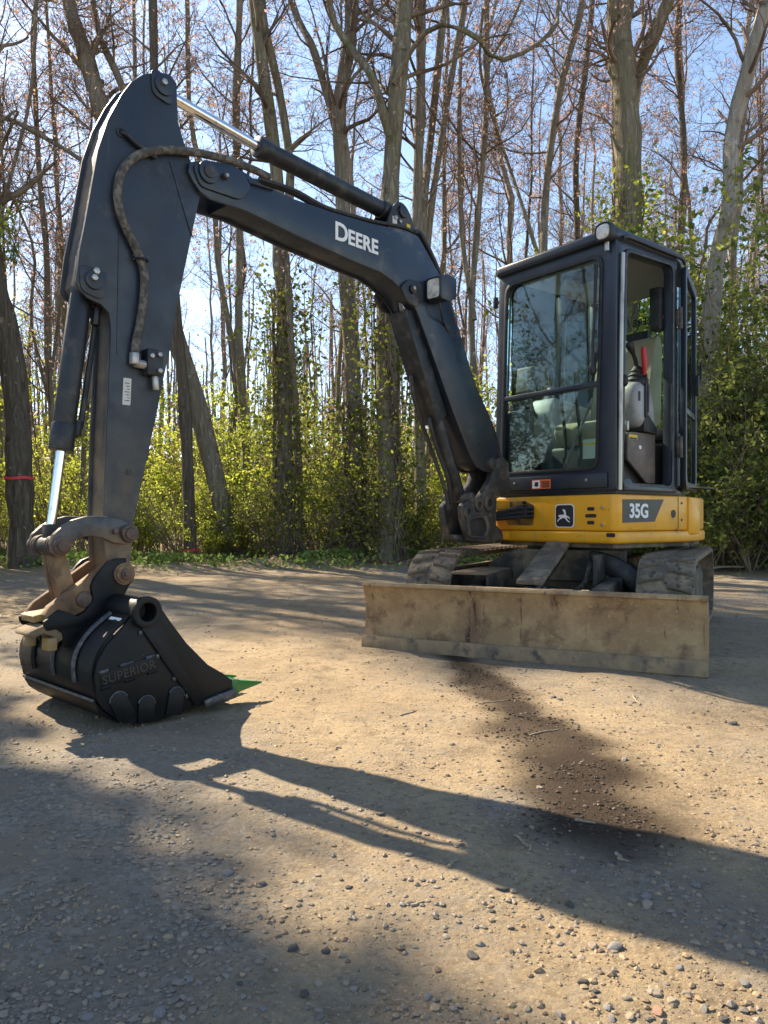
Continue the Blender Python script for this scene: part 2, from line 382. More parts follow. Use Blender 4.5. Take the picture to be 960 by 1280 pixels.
def gravel(x, y):
    g = .30 + .9 * noise.noise((x * .8 + 3, y * .5, 11)) + .35 * noise.noise((x * 3, y * 3, 12))
    g += .75 * (1 - sstep(-.9, -.1, x + .12 * (y - 1.6))) * (1 - sstep(2.2, 4.5, y))
    d = seg_dist(x, y, [(.35, 2.0, .16), (.62, 1.45, .18), (.85, 1.1, .2), (.7, .9, .25)])
    g += .75 * (1 - sstep(.3, 1.3, d))
    return min(max(g, 0), 1)

def axis(segs):
    out = []
    for a, b, n in segs: out += list(np.linspace(a, b, n, endpoint=False))
    return out + [segs[-1][1]]
xs = axis([(-220, -30, 12), (-30, -8, 30), (-8, -2.2, 70), (-2.2, 2.4, 250), (2.4, 8, 70), (8, 30, 30), (30, 220, 12)])
ys = axis([(-60, -4, 12), (-4, .5, 20), (.5, 2.6, 160), (2.6, 4.6, 70), (4.6, 9, 90), (9, 16, 80), (16, 60, 45), (60, 400, 20)])
NX, NY = len(xs), len(ys)
V = np.array([(x, y, gz(x, y)) for y in ys for x in xs])
i = np.arange(NX - 1)[None] + (np.arange(NY - 1) * NX)[:, None]; i = i.ravel()
gm = quick_mesh('ground', V, [np.stack([i, i + 1, i + NX + 1, i + NX], 1)])
for nm, fn in (('streak', streak), ('gravel', gravel)):
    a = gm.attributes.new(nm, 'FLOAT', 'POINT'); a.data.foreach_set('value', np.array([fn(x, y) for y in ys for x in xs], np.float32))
def ground_mat():
    m, n, l, b = nt('dirt_yard')
    at_ = lambda s: (lambda q: (setattr(q, 'attribute_name', s), q)[1])(n.new('ShaderNodeAttribute'))
    sand = mixc(n, l, noise_fac(n, l, 2.1, .35, .68), (.365, .272, .165), (.262, .192, .118))
    sand = mixc(n, l, noise_fac(n, l, 8, .52, .68), sand, (.20, .145, .09))
    sand = mixc(n, l, noise_fac(n, l, 38, .52, .70), sand, (.17, .125, .08))
    sand = mixc(n, l, noise_fac(n, l, 130, .55, .72), sand, (.50, .40, .26))
    tc = n.new('ShaderNodeTexCoord'); vo = n.new('ShaderNodeTexVoronoi'); vo.inputs['Scale'].default_value = 85; l.new(tc.outputs['Object'], vo.inputs['Vector'])
    hs = n.new('ShaderNodeSeparateColor'); l.new(vo.outputs['Color'], hs.inputs[0])
    gv = mixc(n, l, hs.outputs[0], (.17, .148, .12), (.30, .262, .212))
    gv = mixc(n, l, noise_fac(n, l, 5, .42, .65), gv, (.22, .185, .14))
    gm_ = at_('gravel'); br = noise_fac(n, l, 22, .25, .75)
    ad = n.new('ShaderNodeMath'); ad.operation = 'MULTIPLY_ADD'; ad.inputs[1].default_value = .9; ad.inputs[2].default_value = -.45; l.new(br, ad.inputs[0])
    ad2 = n.new('ShaderNodeMath'); ad2.use_clamp = True; l.new(gm_.outputs['Fac'], ad2.inputs[0]); l.new(ad.outputs[0], ad2.inputs[1])
    c = mixc(n, l, ad2.outputs[0], sand, gv)
    st = at_('streak'); ad3 = n.new('ShaderNodeMath'); ad3.operation = 'MULTIPLY'; ad3.use_clamp = True; l.new(st.outputs['Fac'], ad3.inputs[0])
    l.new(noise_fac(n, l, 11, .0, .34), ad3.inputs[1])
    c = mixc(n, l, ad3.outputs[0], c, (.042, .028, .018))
    # forest floor beyond the yard
    sp = n.new('ShaderNodeSeparateXYZ'); l.new(tc.outputs['Object'], sp.inputs[0])
    ed = n.new('ShaderNodeMapRange'); ed.inputs['From Min'].default_value = 11.2; ed.inputs['From Max'].default_value = 12.4; l.new(sp.outputs[1], ed.inputs[0])
    ff = mixc(n, l, noise_fac(n, l, 6, .4, .62), (.10, .075, .045), (.21, .15, .09)); ff = mixc(n, l, noise_fac(n, l, 1.2, .5, .66), ff, (.07, .09, .025))
    c = mixc(n, l, ed.outputs[0], c, ff)
    l.new(c, b.inputs['Base Color']); b.inputs['Roughness'].default_value = .95; b.inputs['Specular IOR Level'].default_value = .2
    h1 = noise_fac(n, l, 55, 0, 1, detail=12, rough=.78); h2 = n.new('ShaderNodeMath'); h2.operation = 'MULTIPLY_ADD'
    l.new(vo.outputs['Distance'], h2.inputs[0]); h2.inputs[1].default_value = -.22; l.new(h1, h2.inputs[2])
    bp = n.new('ShaderNodeBump'); bp.inputs['Strength'].default_value = 1.0; bp.inputs['Distance'].default_value = .009
    l.new(h2.outputs[0], bp.inputs['Height']); l.new(bp.outputs[0], b.inputs['Normal'])
    return m
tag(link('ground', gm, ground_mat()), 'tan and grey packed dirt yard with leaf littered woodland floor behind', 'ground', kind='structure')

# ------------------------------------------------------------------ excavator
EX = (1.40, 5.40, 0.0)
ex = tag(empty('excavator', EX), 'charcoal and yellow compact excavator with arm raised and black bucket on the dirt', 'excavator')
EXV = Vector(EX)
P0 = Vector((.52, 4.7)); bd = Vector((-.69, -.724)).normalized(); bn = Vector((-bd.y, bd.x))
def BM(u, w, z): p = P0 + bd * u + bn * w; return Vector((p.x, p.y, z)) - EXV
HN = Vector((1.373, 4.45)); HF = Vector((-.785, -.616)).normalized(); HR = Vector((HF.y, -HF.x))
def HM(a, b, z): p = HN + HF * a + HR * b; return Vector((p.x, p.y, z)) - EXV
def HFR(b, a, z): return HM(a, b, z)                 # front plane: (b, a, z)
def HSD(s, o, z): return HM(-s, -o, z)               # side plane: s rearwards, o outwards
BC = Vector((.721, 4.030)); UG = Vector((-.443, -.897)).normalized(); US = Vector((-UG.y, UG.x))
def UM(f, s, z): p = BC + UG * f + US * s; return Vector((p.x, p.y, z)) - EXV
def USD(f, s, z): return UM(f, s, z)

def pin(mb, u, z, w0, w1, r, M=BM, seg=20): mb.cyl(M(u, w0, z), M(u, w1, z), r, seg)

# ---- stick (dipper arm)
STK = [(2.167,2.585),(2.234,2.549),(2.286,2.498),(2.33,2.426),(2.385,2.307),(2.425,2.175),(2.447,2.046),(2.475,1.883),(2.497,1.768),(2.512,1.644),(2.497,1.617),(2.466,1.594),(2.415,1.582),(2.382,1.555),(2.374,1.499),(2.383,1.279),(2.393,1.057),(2.402,.772),(2.392,.517),(2.33,.478),(2.293,.553),(2.283,.728),(2.257,.84),(2.17,1.215),(2.152,1.309),(2.116,1.456),(2.082,1.652),(2.04,1.84),(1.994,2.046),(1.974,2.13),(1.99,2.234),(2.021,2.275),(2.052,2.342),(2.078,2.412),(2.083,2.497),(2.085,2.572),(2.116,2.597)]
core = inset(STK, .014)
st = MB().prism([p for p in core], -.060, .060, BM).build('stick', m_stickfront, ex, .003)
MB().prism(STK, .062, .075, BM).build('side_plate', m_char, st, .003)
MB().prism(STK, -.075, -.062, BM).build('side_plate', m_char, st, .003)
# box section weld line and doubler on the near plate
MB().prism([(2.335,2.0),(2.342,2.0),(2.352,1.40),(2.345,1.40)], .075, .0785, BM).build('weld_seam', m_char, st)
MB().prism([(2.115,2.235),(2.121,2.235),(2.015,1.95),(2.009,1.95)], .075, .0782, BM).build('weld_seam', m_char, st)
for (u, z, r) in [(2.152, 2.532, .042), (2.447, 1.665, .036)]:
    k = MB(); poly = rounded([(u + .055, z + .055), (u - .06, z + .045), (u - .04, z - .07), (u + .05, z - .05)], .03)
    k.prism(poly, .075, .083, BM); pin(k, u, z, .08, .094, r); pl = k.build('pin_boss', m_char, st, .003)
    k = MB(); pin(k, u + .005, z + .006, .094, .108, .013, seg=6); k.build('bolt', m_silver, pl, .002)
k = MB(); pin(k, 2.441, 1.70, .083, .100, .014, seg=6); k.build('bolt', m_silver, st, .002)
k = MB(); pin(k, 2.30, .94, .075, .079, .012); k.build('grease_plug', m_cylblk, st)
k = MB(); k.prism(rounded([(2.323,1.312),(2.289,1.312),(2.294,1.205),(2.328,1.205)], .003, 2), .0752, .0765, BM); k.build('data_sticker', m_sticker, st)
for j in range(7):
    k = MB(); z = 1.29 - j * .0115; k.box(2.297, 2.318 - (j % 3) * .005, .0766, .0768, z, z + .003, BM); k.build('sticker_print', m_bprint, st)
# hose coming along the boom and looping down the stick
HP = [(1.60,2.342),(1.70,2.343),(1.83,2.335),(2.01,2.304),(2.178,2.252),(2.283,2.190),(2.343,2.108),(2.36,2.025),(2.35,1.95),(2.316,1.881),(2.276,1.813),(2.248,1.741),(2.248,1.661),(2.262,1.546),(2.283,1.447),(2.287,1.395)]
k = MB(); k.tube(smooth_path([BM(u, .10 if i > 4 else .07 + .008 * i, z) for i, (u, z) in enumerate(HP)], 60), .017, 12); hs = k.build('arm_hose', m_hose, ex)
k = MB(); k.cyl(BM(2.287, .10, 1.41), BM(2.288, .10, 1.365), .022, 6); k.cyl(BM(2.288, .10, 1.372), BM(2.225, .10, 1.368), .018, 10); k.build('hose_fitting', m_silver, hs, .002)
vb = MB().box(2.175, 2.245, .076, .125, 1.33, 1.435, BM).build('valve_block', m_cylblk, ex, .006)
for (u, z) in [(2.195, 1.415), (2.23, 1.405), (2.195, 1.35)]:
    k = MB(); pin(k, u, z, .125, .137, .011, seg=6); k.build('bolt', m_silver, vb, .002)
k = MB(); k.cyl(BM(2.20, .10, 1.335), BM(2.195, .10, 1.275), .014, 8); k.build('hose_fitting', m_silver, vb, .002)
k = MB(); k.tube(smooth_path([BM(2.29, .092, 1.80), BM(2.25, .11, 1.79), BM(2.235, .10, 1.785)], 8), .006, 6); k.tube([BM(2.262 + .026 * math.cos(t * .6), .10 + .026 * math.sin(t * .6), 1.785) for t in range(11)], .004, 6); k.build('hose_clip', m_cylblk, st)
k = MB(); k.tube(smooth_path([BM(2.335, .06, 2.275), BM(2.32, .088, 2.27), BM(2.27, .088, 2.245), BM(2.19, .088, 2.222)], 14), .011, 10); k.build('grease_line', m_cylblk, st)
k = MB(); k.pipe(BM(2.335, .075, 2.276), BM(2.335, .080, 2.276), .02, .012, 18); k.build('line_grommet', m_trim, st)

# ---- bucket cylinder
bc = MB(); top = BM(2.462, 0, 1.60); rodtop = BM(2.537, 0, 1.018); rodend = BM(2.583, 0, .66)
ax = (rodtop - top).normalized()
bc.cyl(top - ax * .05, rodtop, .042, 28); cylo = bc.build('bucket_cylinder', m_cylblk, ex, .004)
k = MB(); k.cyl(rodtop - ax * .10, rodtop + ax * .004, .0455, 28); k.build('gland', m_cylblk, cylo, .004)
k = MB(); k.cyl(rodtop, rodend, .0185, 24); k.build('piston_rod', m_chrome, cylo)
k = MB(); k.tube(smooth_path([top + BM(0,0,0)-BM(0,0,0) + (BM(-.05,0,0)-BM(0,0,0)), top + ax*.08 + (BM(-.068,.0,0)-BM(0,0,0)), top + ax*.3 + (BM(-.066,0,0)-BM(0,0,0)), top + ax*.5 + (BM(-.060,0,0)-BM(0,0,0)), top + ax*.54 + (BM(-.03,0,0)-BM(0,0,0))], 24), .012, 10); k.build('oil_pipe', m_cylblk, cylo)
k = MB(); q = top + ax*.5 + (BM(-.052,0,0)-BM(0,0,0)); k.cyl(q - ax*.03, q + ax*.03, .02, 8); k.cyl(top + ax*.02 + (BM(-.06,.02,0)-BM(0,0,0)), top + ax*.09 + (BM(-.062,.02,0)-BM(0,0,0)), .018, 8); k.build('pipe_union', m_cylblk, cylo, .002)
k = MB(); pin(k, 2.583, .653, -.045, .045, .034); k.box(2.555, 2.60, -.022, .022, .66, .735, BM); k.build('rod_eye', m_greasy, cylo, .004)

# ---- linkage
BAN = [(2.283,.696),(2.3,.731),(2.346,.753),(2.415,.765),(2.482,.765),(2.536,.751),(2.574,.729),(2.609,.697),(2.621,.663),(2.615,.633),(2.583,.612),(2.553,.632),(2.542,.667),(2.514,.684),(2.471,.690),(2.427,.683),(2.382,.663),(2.323,.653)]
for w0, w1 in ((.082, .108), (-.108, -.082)):
    lk = MB().prism(BAN, w0, w1, BM).build('side_link', m_char if w0 > 0 else m_greasy, ex, .005)
    sg = 1 if w0 > 0 else -1
    for (u, z, r1, r2) in ((2.318, .697, .036, .024), (2.583, .655, .034, .022)):
        k = MB(); pin(k, u, z, sg * .095, sg * .129, r1); bo = k.build('link_boss', m_pin, lk, .006)
        k = MB(); pin(k, u, z, sg * .129, sg * .138, r2); k.build('pin_head', m_pin, lk, .003)
    k = MB(); pin(k, 2.375, .705, sg * .108, sg * .122, .011, seg=8); k.build('bolt', m_pin, lk, .003)
lp = MB(); pin(lp, 2.583, .655, -.1, .1, .026)
lp = lp.build('link_pin', m_pin, ex)
for w in (-.072, -.052, .052, .072):
    k = MB(); pin(k, 2.583, .655, w - .008, w + .008, .040); k.build('collar', m_pin, lp, .004)
for w0, w1 in ((.030, .052), (-.052, -.030)):
    MB().prism([(2.600,.66),(2.553,.66),(2.497,.475),(2.487,.425),(2.540,.40),(2.562,.47)], w0, w1, BM).build('bucket_link', m_rusty, ex, .005)
k = MB(); k.box(2.50, 2.556, -.03, .03, .42, .62, lambda u, w, z: BM(u + (z - .42) * .22 - .012, w, z)); k.build('link_web', m_rusty, ex, .004)
# ---- quick coupler between bucket ears
CP = [(2.300,.555),(2.335,.588),(2.40,.585),(2.455,.548),(2.56,.475),(2.62,.435),(2.640,.405),(2.62,.380),(2.55,.385),(2.47,.415),(2.38,.47),(2.315,.505)]
cp = MB().prism(CP, .058, .100, BM).build('quick_coupler', m_rusty, ex, .006)
MB().prism(CP, -.085, -.058, BM).build('coupler_cheek', m_rusty, cp, .006)
k = MB(); k.prism([(2.39,.44),(2.56,.385),(2.66,.375),(2.665,.40),(2.57,.42),(2.40,.48)], -.058, .058, BM); k.build('coupler_web', m_coupler, cp, .004)
k = MB(); pin(k, 2.343, .541, -.135, .135, .036); k.build('coupler_pin', m_rusty, cp, .004)
k = MB(); pin(k, 2.343, .541, .135, .143, .022); pin(k, 2.343, .541, .143, .150, .010, seg=8); k.build('pin_head', m_pin, cp, .003)
k = MB(); k.pipe(BM(2.343, .112, .541), BM(2.343, .128, .541), .043, .030); k.build('pin_ring', m_rusty, cp, .003)
k = MB(); pin(k, 2.495, .452, -.112, .112, .030); k.build('coupler_pin', m_pin, cp, .004)
k = MB(); k.prism([(2.715,.352),(2.66,.372),(2.60,.352),(2.59,.315),(2.615,.30),(2.63,.325),(2.665,.340),(2.70,.328),(2.722,.338)], -.02, .112, lambda u, w, z: BM(u - .02, w, z))
wd = k.build('locking_wedge', m_mudplate, ex, .006)
MB().box(2.60, 2.635, .06, .122, .275, .322, BM).build('wedge_lug', m_coupler, wd, .006)
MB().box(2.635, 2.67, -.018, .02, .285, .33, BM).build('wedge_lug', m_coupler, wd, .006)

# ---- bucket
SW = .33
SIDE = [(2.336,.43),(2.318,.432),(2.274,.369),(2.206,.281),(2.112,.186),(2.038,.139),(2.0,.108),(1.99,.045),(2.172,.030),(2.318,.004),(2.414,.010),(2.486,.047),(2.526,.083),(2.551,.125),(2.562,.201),(2.55,.256),(2.518,.308),(2.466,.358),(2.43,.39),(2.412,.405),(2.401,.389),(2.375,.377),(2.349,.389),(2.338,.41)]
OUT = [(2.172,.030),(2.245,.016),(2.318,.004),(2.37,.004),(2.414,.010),(2.452,.026),(2.486,.047),(2.526,.083),(2.551,.125),(2.566,.165),(2.572,.205),(2.568,.250),(2.55,.292),(2.518,.334),(2.472,.372),(2.43,.40),(2.395,.42)]
bk = MB(); inn = [(u - .0 + (2.3 - u) * .045, z + (.22 - z) * .07) for u, z in OUT]
bk.prism([(1.99,.036)] + OUT + inn[::-1] + [(1.99,.052)], -SW + .012, SW - .012, BM)
bucket = bk.build('bucket', m_black, ex, .002)
for s in (1, -1):
    sp_ = MB().prism(SIDE, s * (SW - .012), s * (SW + .006), BM).build('side_plate', m_black, bucket, .003)
    if s < 0: continue
    # front strake of the side plate with the weld gap behind it
    MB().prism([(2.336,.43),(2.318,.432),(2.274,.369),(2.206,.281),(2.112,.186),(2.038,.139),(2.0,.108),(1.99,.05),(2.12,.036),(2.165,.034),(2.30,.222),(2.402,.370),(2.375,.377),(2.349,.389),(2.338,.41)], SW + .006, SW + .017, BM).build('cutting_strake', m_black, bucket, .003)
    for t in (.12, .34, .62, .9):
        u, z = 2.172 + (2.418 - 2.172) * t, .036 + (.372 - .036) * t
        k = MB(); k.box(u - .007, u + .007, SW + .006, SW + .013, z - .006, z + .010, BM); k.build('tack_weld', m_weld, bucket, .002)
    for (u, z, ang) in [(2.47, .092, -25), (2.37, .058, 0), (2.25, .070, 10)]:
        ca, sa = math.cos(math.radians(ang)), math.sin(math.radians(ang))
        shp = [(-.033, -.055), (.033, -.055)] + [(.033 * math.cos(math.radians(t)), .016 + .033 * math.sin(math.radians(t))) for t in range(0, 181, 20)]
        pts = [(u + x * ca - y * sa, max(z + x * sa + y * ca, .012)) for x, y in shp]
        MB().prism(pts, SW + .006, SW + .015, BM).build('wear_button', m_black, bucket, .002)
        arc = [BM(u + x * ca - y * sa, SW + .010, z + x * sa + y * ca) for x, y in shp[3:] ]
        MB().tube(smooth_path(arc, 14), .0042, 6).build('weld_bead', m_weld, bucket)
    # name plate with raised edges and lettering
    def tilt(u, w, z, a=math.radians(-9)): return BM(2.437 + u * math.cos(a) - z * math.sin(a), w, .203 + u * math.sin(a) + z * math.cos(a))
    MB().prism(rounded([(.108,-.026),(-.108,-.026),(-.108,.030),(.108,.030)], .010, 3), SW + .006, SW + .0095, tilt).build('name_plate', m_black, bucket, .001)
    text_part('lettering', 'SUPERIOR', .044, tilt, .102, -.014, -1, m_bprint, bucket, bold=.008, w=SW + .0100, spacing=1.06)
    for (u0, u1, z) in [(.11, .075, .031), (.03, -.02, .032), (-.07, -.108, .031), (.11, .075, -.027), (.02, -.02, -.028), (-.07, -.108, -.027)]:
        MB().tube([tilt(u0, SW + .008, z), tilt(u1, SW + .008, z)], .0065, 6).build('weld_bead', m_weld if z > 0 else m_black, bucket)
    # corner shoe at the lip
    MB().prism([(2.14,.052),(2.10,.062),(1.995,.078),(1.985,.062),(1.99,.036),(2.13,.024)], SW + .017, SW + .034, BM).build('lip_shoe', m_weld, bucket, .008)
k = MB(); k.pipe(BM(2.375, -SW, .415), BM(2.375, SW + .024, .415), .050, .034); tb = k.build('bucket_tube', m_black, bucket, .003)
k = MB(); k.pipe(BM(2.375, SW + .004, .415), BM(2.375, SW + .032, .415), .0575, .034); k.build('tube_collar', m_black, tb, .003)
k = MB(); k.cyl(BM(2.375, SW - .06, .415), BM(2.375, SW - .05, .415), .0345, 28); k.build('tube_plug', m_trim, tb)
k = MB(); k.prism([(2.14,.022),(1.985,.035),(1.965,.05),(1.985,.06),(2.14,.045)], -SW + .013, SW - .013, BM); k.build('lip', m_black, bucket, .003)
for w in (.275, .092, -.092, -.275):
    box4 = lambda u, hw, za, zb: [BM(u, w + dw, z) for dw, z in ((-hw, za), (hw, za), (hw, zb), (-hw, zb))]
    MB().loft([box4(2.05, .036, .040, .098), box4(1.972, .036, .030, .104)]).build('tooth_adapter', m_black, bucket, .005)
    k = MB(); k.loft([box4(1.974, .033, .034, .100), box4(1.945, .034, .034, .098), box4(1.925, .024, .042, .088), box4(1.80, .006, .056, .062)])
    tt = k.build('tooth', m_green, bucket, .003)
EAR = [(2.304,.512),(2.336,.535),(2.352,.562),(2.331,.591),(2.334,.602),(2.375,.601),(2.409,.589),(2.431,.568),(2.462,.527),(2.473,.501),(2.465,.447),(2.498,.407),(2.524,.393),(2.593,.423),(2.623,.402),(2.649,.384),(2.646,.364),(2.636,.35),(2.603,.353),(2.582,.335),(2.572,.28),(2.50,.30),(2.43,.36),(2.36,.40),(2.345,.448),(2.322,.491)]
for w0 in (.102, -.120):
    MB().prism(EAR, w0, w0 + .018, BM).build('bucket_ear', m_black, bucket, .003)
# stiffener ribs on the shell
for w in (.20, .02, -.16):
    k = MB(); pts = [BM(u + .006, w, z + .004) for u, z in OUT[9:16]]; k.tube(smooth_path(pts, 12), .009, 6); k.build('weld_bead', m_weld if w > 0 else m_black, bucket)
k = MB(); k.prism([(2.548,.112),(2.556,.108),(2.537,.072),(2.50,.042),(2.46,.018),(2.455,.026),(2.49,.052),(2.527,.084)], -SW + .02, SW - .02, BM); k.build('wear_strip', m_black, bucket, .003)
k = MB(); k.tube([BM(2.556, -SW + .02, .116), BM(2.556, SW - .02, .116)], .006, 6); k.build('weld_bead', m_weld, bucket)
k = MB(); k.prism([(0,0),(.11,.0),(.13,.05),(.02,.05)], 0, .002, lambda u, w, z: BM(2.445 + z * .62, .30 - u * .75, .388 - z * .72 + w + .004)); k.build('white_sticker', m_white, bucket)
k = MB(); k.prism([(0.03,.012),(.06,.012),(.072,.038),(.04,.038)], 0, .0015, lambda u, w, z: BM(2.445 + z * .62, .30 - u * .75, .388 - z * .72 + w + .0065)); k.build('sticker_print', m_bprint, bucket)

# ---- boom
BMO = [(2.036,2.255),(1.99,2.278),(1.95,2.293),(1.826,2.319),(1.749,2.306),(1.651,2.284),(1.467,2.276),(1.242,2.284),(.948,2.308),(.671,2.347),(.57,2.344),(.494,2.275),(.365,2.157),(.268,1.995),(.065,1.606),(-.126,1.355),(-.20,1.22),(-.196,1.106),(-.12,1.05),(-.04,1.055),(.032,1.08),(.081,1.130),(.253,1.385),(.46,1.724),(.585,1.925),(.68,2.000),(.78,2.045),(.875,2.069),(1.076,2.078),(1.423,2.104),(1.749,2.137),(1.93,2.132),(1.985,2.149),(2.016,2.18),(2.04,2.216)]
BW = .092
bcore = [(min(u, 1.80 if z > 2.2 else 1.83), z) for u, z in inset(BMO, .010)]
bcore = [p for i, p in enumerate(bcore) if i == 0 or (abs(p[0] - bcore[i-1][0]) + abs(p[1] - bcore[i-1][1])) > .012]
boom = MB().prism(bcore, -BW + .015, BW - .015, BM).build('boom', m_boomdark, ex, .003)
for s in (1, -1):
    MB().prism(BMO, s * (BW - .014), s * BW, BM).build('side_plate', m_boomdark, boom, .003)
# raised upper ledge (the step behind the yoke) and yoke details
for s in (1, -1):
    MB().prism(rounded([(2.028,2.25),(1.80,2.312),(1.72,2.25),(1.78,2.17),(1.99,2.165)], .03), s * BW, s * (BW + .012), BM).build('yoke_doubler', m_boomdark, boom, .004)
    k = MB(); pin(k, 1.955, 2.235, s * (BW + .012), s * (BW + .026), .048); k.build('pin_boss', m_boomdark, boom, .004)
    k = MB(); pin(k, 1.872, 2.243, s * (BW + .012), s * (BW + .034), .015, seg=6); pin(k, 1.955, 2.235, s * (BW + .026), s * (BW + .034), .028); k.build('bolt', m_greasy, boom, .002)
k = MB(); pin(k, 1.872, 2.243, BW + .034, BW + .040, .008, seg=8); k.build('bolt_head', m_silver, boom)
k = MB(); k.prism([(1.735,2.262),(1.60,2.272),(1.60,2.278),(1.745,2.274)], BW, BW + .012, BM); k.build('ledge', m_trim, boom)
# lettering: large first letter, small capitals after it
text_part('lettering', 'D', .127, BM, 1.212, 2.157, -1, m_white, boom, bold=.022, w=BW + .0022)
text_part('lettering', 'EERE', .104, BM, 1.120, 2.157, -1, m_white, boom, bold=.030, w=BW + .0022, spacing=1.02)
# boom cylinder lug, pin and light
MB().prism(rounded([(.74,2.02),(.66,2.085),(.56,2.075),(.55,1.99),(.60,1.93),(.68,1.945)], .035), BW, BW + .020, BM).build('cylinder_lug', m_cylblk, boom, .005)
MB().prism(rounded([(.74,2.02),(.66,2.085),(.56,2.075),(.55,1.99),(.60,1.93),(.68,1.945)], .035), -BW - .020, -BW, BM).build('cylinder_lug', m_cylblk, boom, .005)
k = MB(); pin(k, .645, 2.025, BW + .020, BW + .034, .026); k.build('lug_pin', m_cylblk, boom, .004)
k = MB(); pin(k, .648, 2.028, BW + .034, BW + .044, .012, seg=6); k.build('bolt', m_silver, boom, .002)
lt = MB().prism(rounded([(.37,2.125),(.37,2.01),(.44,1.985),(.505,1.987),(.505,2.113),(.45,2.135)], .012, 3), BW + .012, BW + .115, BM).build('boom_light', m_cab, boom, .006)
def LM(b, a, z): return BM(.506 + a, BW + .064 + b, 2.05 + z)
k = MB(); k.ring(rounded([(-.052,-.062),(.052,-.062),(.052,.062),(-.052,.062)], .022), rounded([(-.045,-.054),(.045,-.054),(.045,.054),(-.045,.054)], .020), 0, .014, LM); k.build('light_bezel', m_trim, lt, .002)
k = MB(); k.prism(rounded([(-.045,-.054),(.045,-.054),(.045,.054),(-.045,.054)], .020), 0, .009, LM); k.build('light_lens', m_lens, lt)
k = MB(); k.tube(smooth_path([BM(.46,BW+.06,1.995), BM(.43,BW+.05,1.93), BM(.36,BW+.01,1.90), BM(.30,BW,1.85)], 12), .006, 6); k.build('light_cable', m_hose2, lt)
# arm cylinder on top of the boom
p1, p2, p3 = BM(.70, 0, 2.455), BM(1.614, 0, 2.503), BM(2.11, 0, 2.556)
ac = MB().cyl(p1, p2, .044, 28).build('arm_cylinder', m_cylblk, ex, .004)
d1 = (p2 - p1).normalized()
k = MB(); k.cyl(p2 - d1 * .07, p2 + d1 * .006, .049, 28); k.build('gland', m_cylblk, ac, .004)
k = MB(); k.cyl(p1 + d1 * .02, p1 + d1 * .09, .051, 24); k.build('end_cap', m_cylblk, ac, .005)
k = MB(); k.cyl(p2, p3, .0235, 24); k.build('piston_rod', m_chrome, ac)
k = MB(); k.cyl(p3 - d1 * .03, p3 + d1 * .045, .030, 20); pin(k, 2.152, 2.532, -.055, .055, .042); k.build('rod_eye', m_cylblk, ac, .004)
k = MB(); pin(k, .676, 2.455, -.05, .05, .048); k.build('barrel_eye', m_cylblk, ac, .004)
LUG = rounded([(.80,2.335),(.775,2.43),(.72,2.505),(.655,2.505),(.60,2.45),(.555,2.335)], .035)
for s in (.052, -.068):
    MB().prism(LUG, s, s + .016, BM).build('cylinder_bracket', m_cylblk, boom, .004)
k = MB(); pin(k, .676, 2.455, .066, .082, .034); k.build('bracket_pin', m_cylblk, boom, .004)
k = MB(); pin(k, .74, 2.405, .068, .082, .012, seg=6); pin(k, .70, 2.395, .068, .080, .010, seg=6); k.build('bolt', m_silver, boom, .002)
k = MB(); k.box(.725, .76, .069, .072, 2.36, 2.41, BM); k.build('bracket_tag', m_sticker, boom)
k = MB(); k.box(.615, .645, .069, .0715, 2.365, 2.40, BM); k.build('bracket_tag', m_ylabel, boom)
# steel lines along the boom top and hoses round the knee
for i, (w, dz) in enumerate(((.072, .016), (.040, .016), (-.03, .016))):
    pts = [BM(1.66, w, 2.30 + dz), BM(1.45, w, 2.30 + dz + .012), BM(1.242, w, 2.292 + dz), BM(.948, w, 2.315 + dz), BM(.69, w, 2.352 + dz), BM(.58, w, 2.350 + dz)]
    MB().tube(smooth_path(pts, 24), .010, 8).build('steel_line', m_hose2, boom)
    w2 = w - .006
    pts = [BM(.59, w, 2.350 + dz), BM(.53, w2, 2.38), BM(.455, w2, 2.315), BM(.34, w2, 2.172), BM(.245, w2, 2.00), BM(.045, w2, 1.615), BM(-.145, w2, 1.37), BM(-.235, w2 * .9, 1.24), BM(-.275, w2 * .8, 1.10), BM(-.30, w2 * .5, .95)]
    MB().tube(smooth_path(pts, 40), .0145, 10).build('boom_hose', m_hose2, boom)
k = MB(); k.box(.21, .245, -.06, .085, 1.90, 1.955, lambda u, w, z: BM(u + (z - 1.9) * .5, w, z)); k.box(.02, .05, -.06, .085, 1.55, 1.59, lambda u, w, z: BM(u + (z - 1.55) * .5, w, z)); k.build('hose_clamp', m_silver, boom, .004)
k = MB(); k.prism([(1.76,2.318),(1.735,2.318),(1.735,2.385),(1.76,2.385)], .04, .055, BM); k.build('line_clamp', m_greasy, boom, .004)
# boom cylinder with rod guard under the boom
q1, q2 = BM(.625, 0, 2.01), BM(.085, 0, .885); dq = (q2 - q1).normalized(); LQ = (q2 - q1).length
bcy = MB().cyl(q1 + dq * (LQ * .52), q2, .045, 26).build('boom_cylinder', m_cylblk, ex, .004)
k = MB(); k.cyl(q1, q1 + dq * (LQ * .55), .022, 20); k.build('piston_rod', m_chrome, bcy)
k = MB(); k.cyl(q1 + dq * (LQ * .50), q1 + dq * (LQ * .56), .049, 26); k.build('gland', m_cylblk, bcy, .004)
def GM(x, w, t): q = q1 + dq * (t * LQ); v = BM(.905, 0, -.42) - BM(0, 0, 0); return q + v.normalized() * x + (BM(0, w, 0) - BM(0, 0, 0))
k = MB(); k.prism([(.035,.06),(.066,.06),(.066,.60),(.035,.60)], -.062, .062, GM); k.prism([(-.02,.08),(.066,.05),(.066,.60),(-.035,.58)], .055, .065, GM); k.prism([(-.02,.08),(.066,.05),(.066,.60),(-.035,.58)], -.065, -.055, GM); k.build('rod_guard', m_cylblk, bcy, .004)
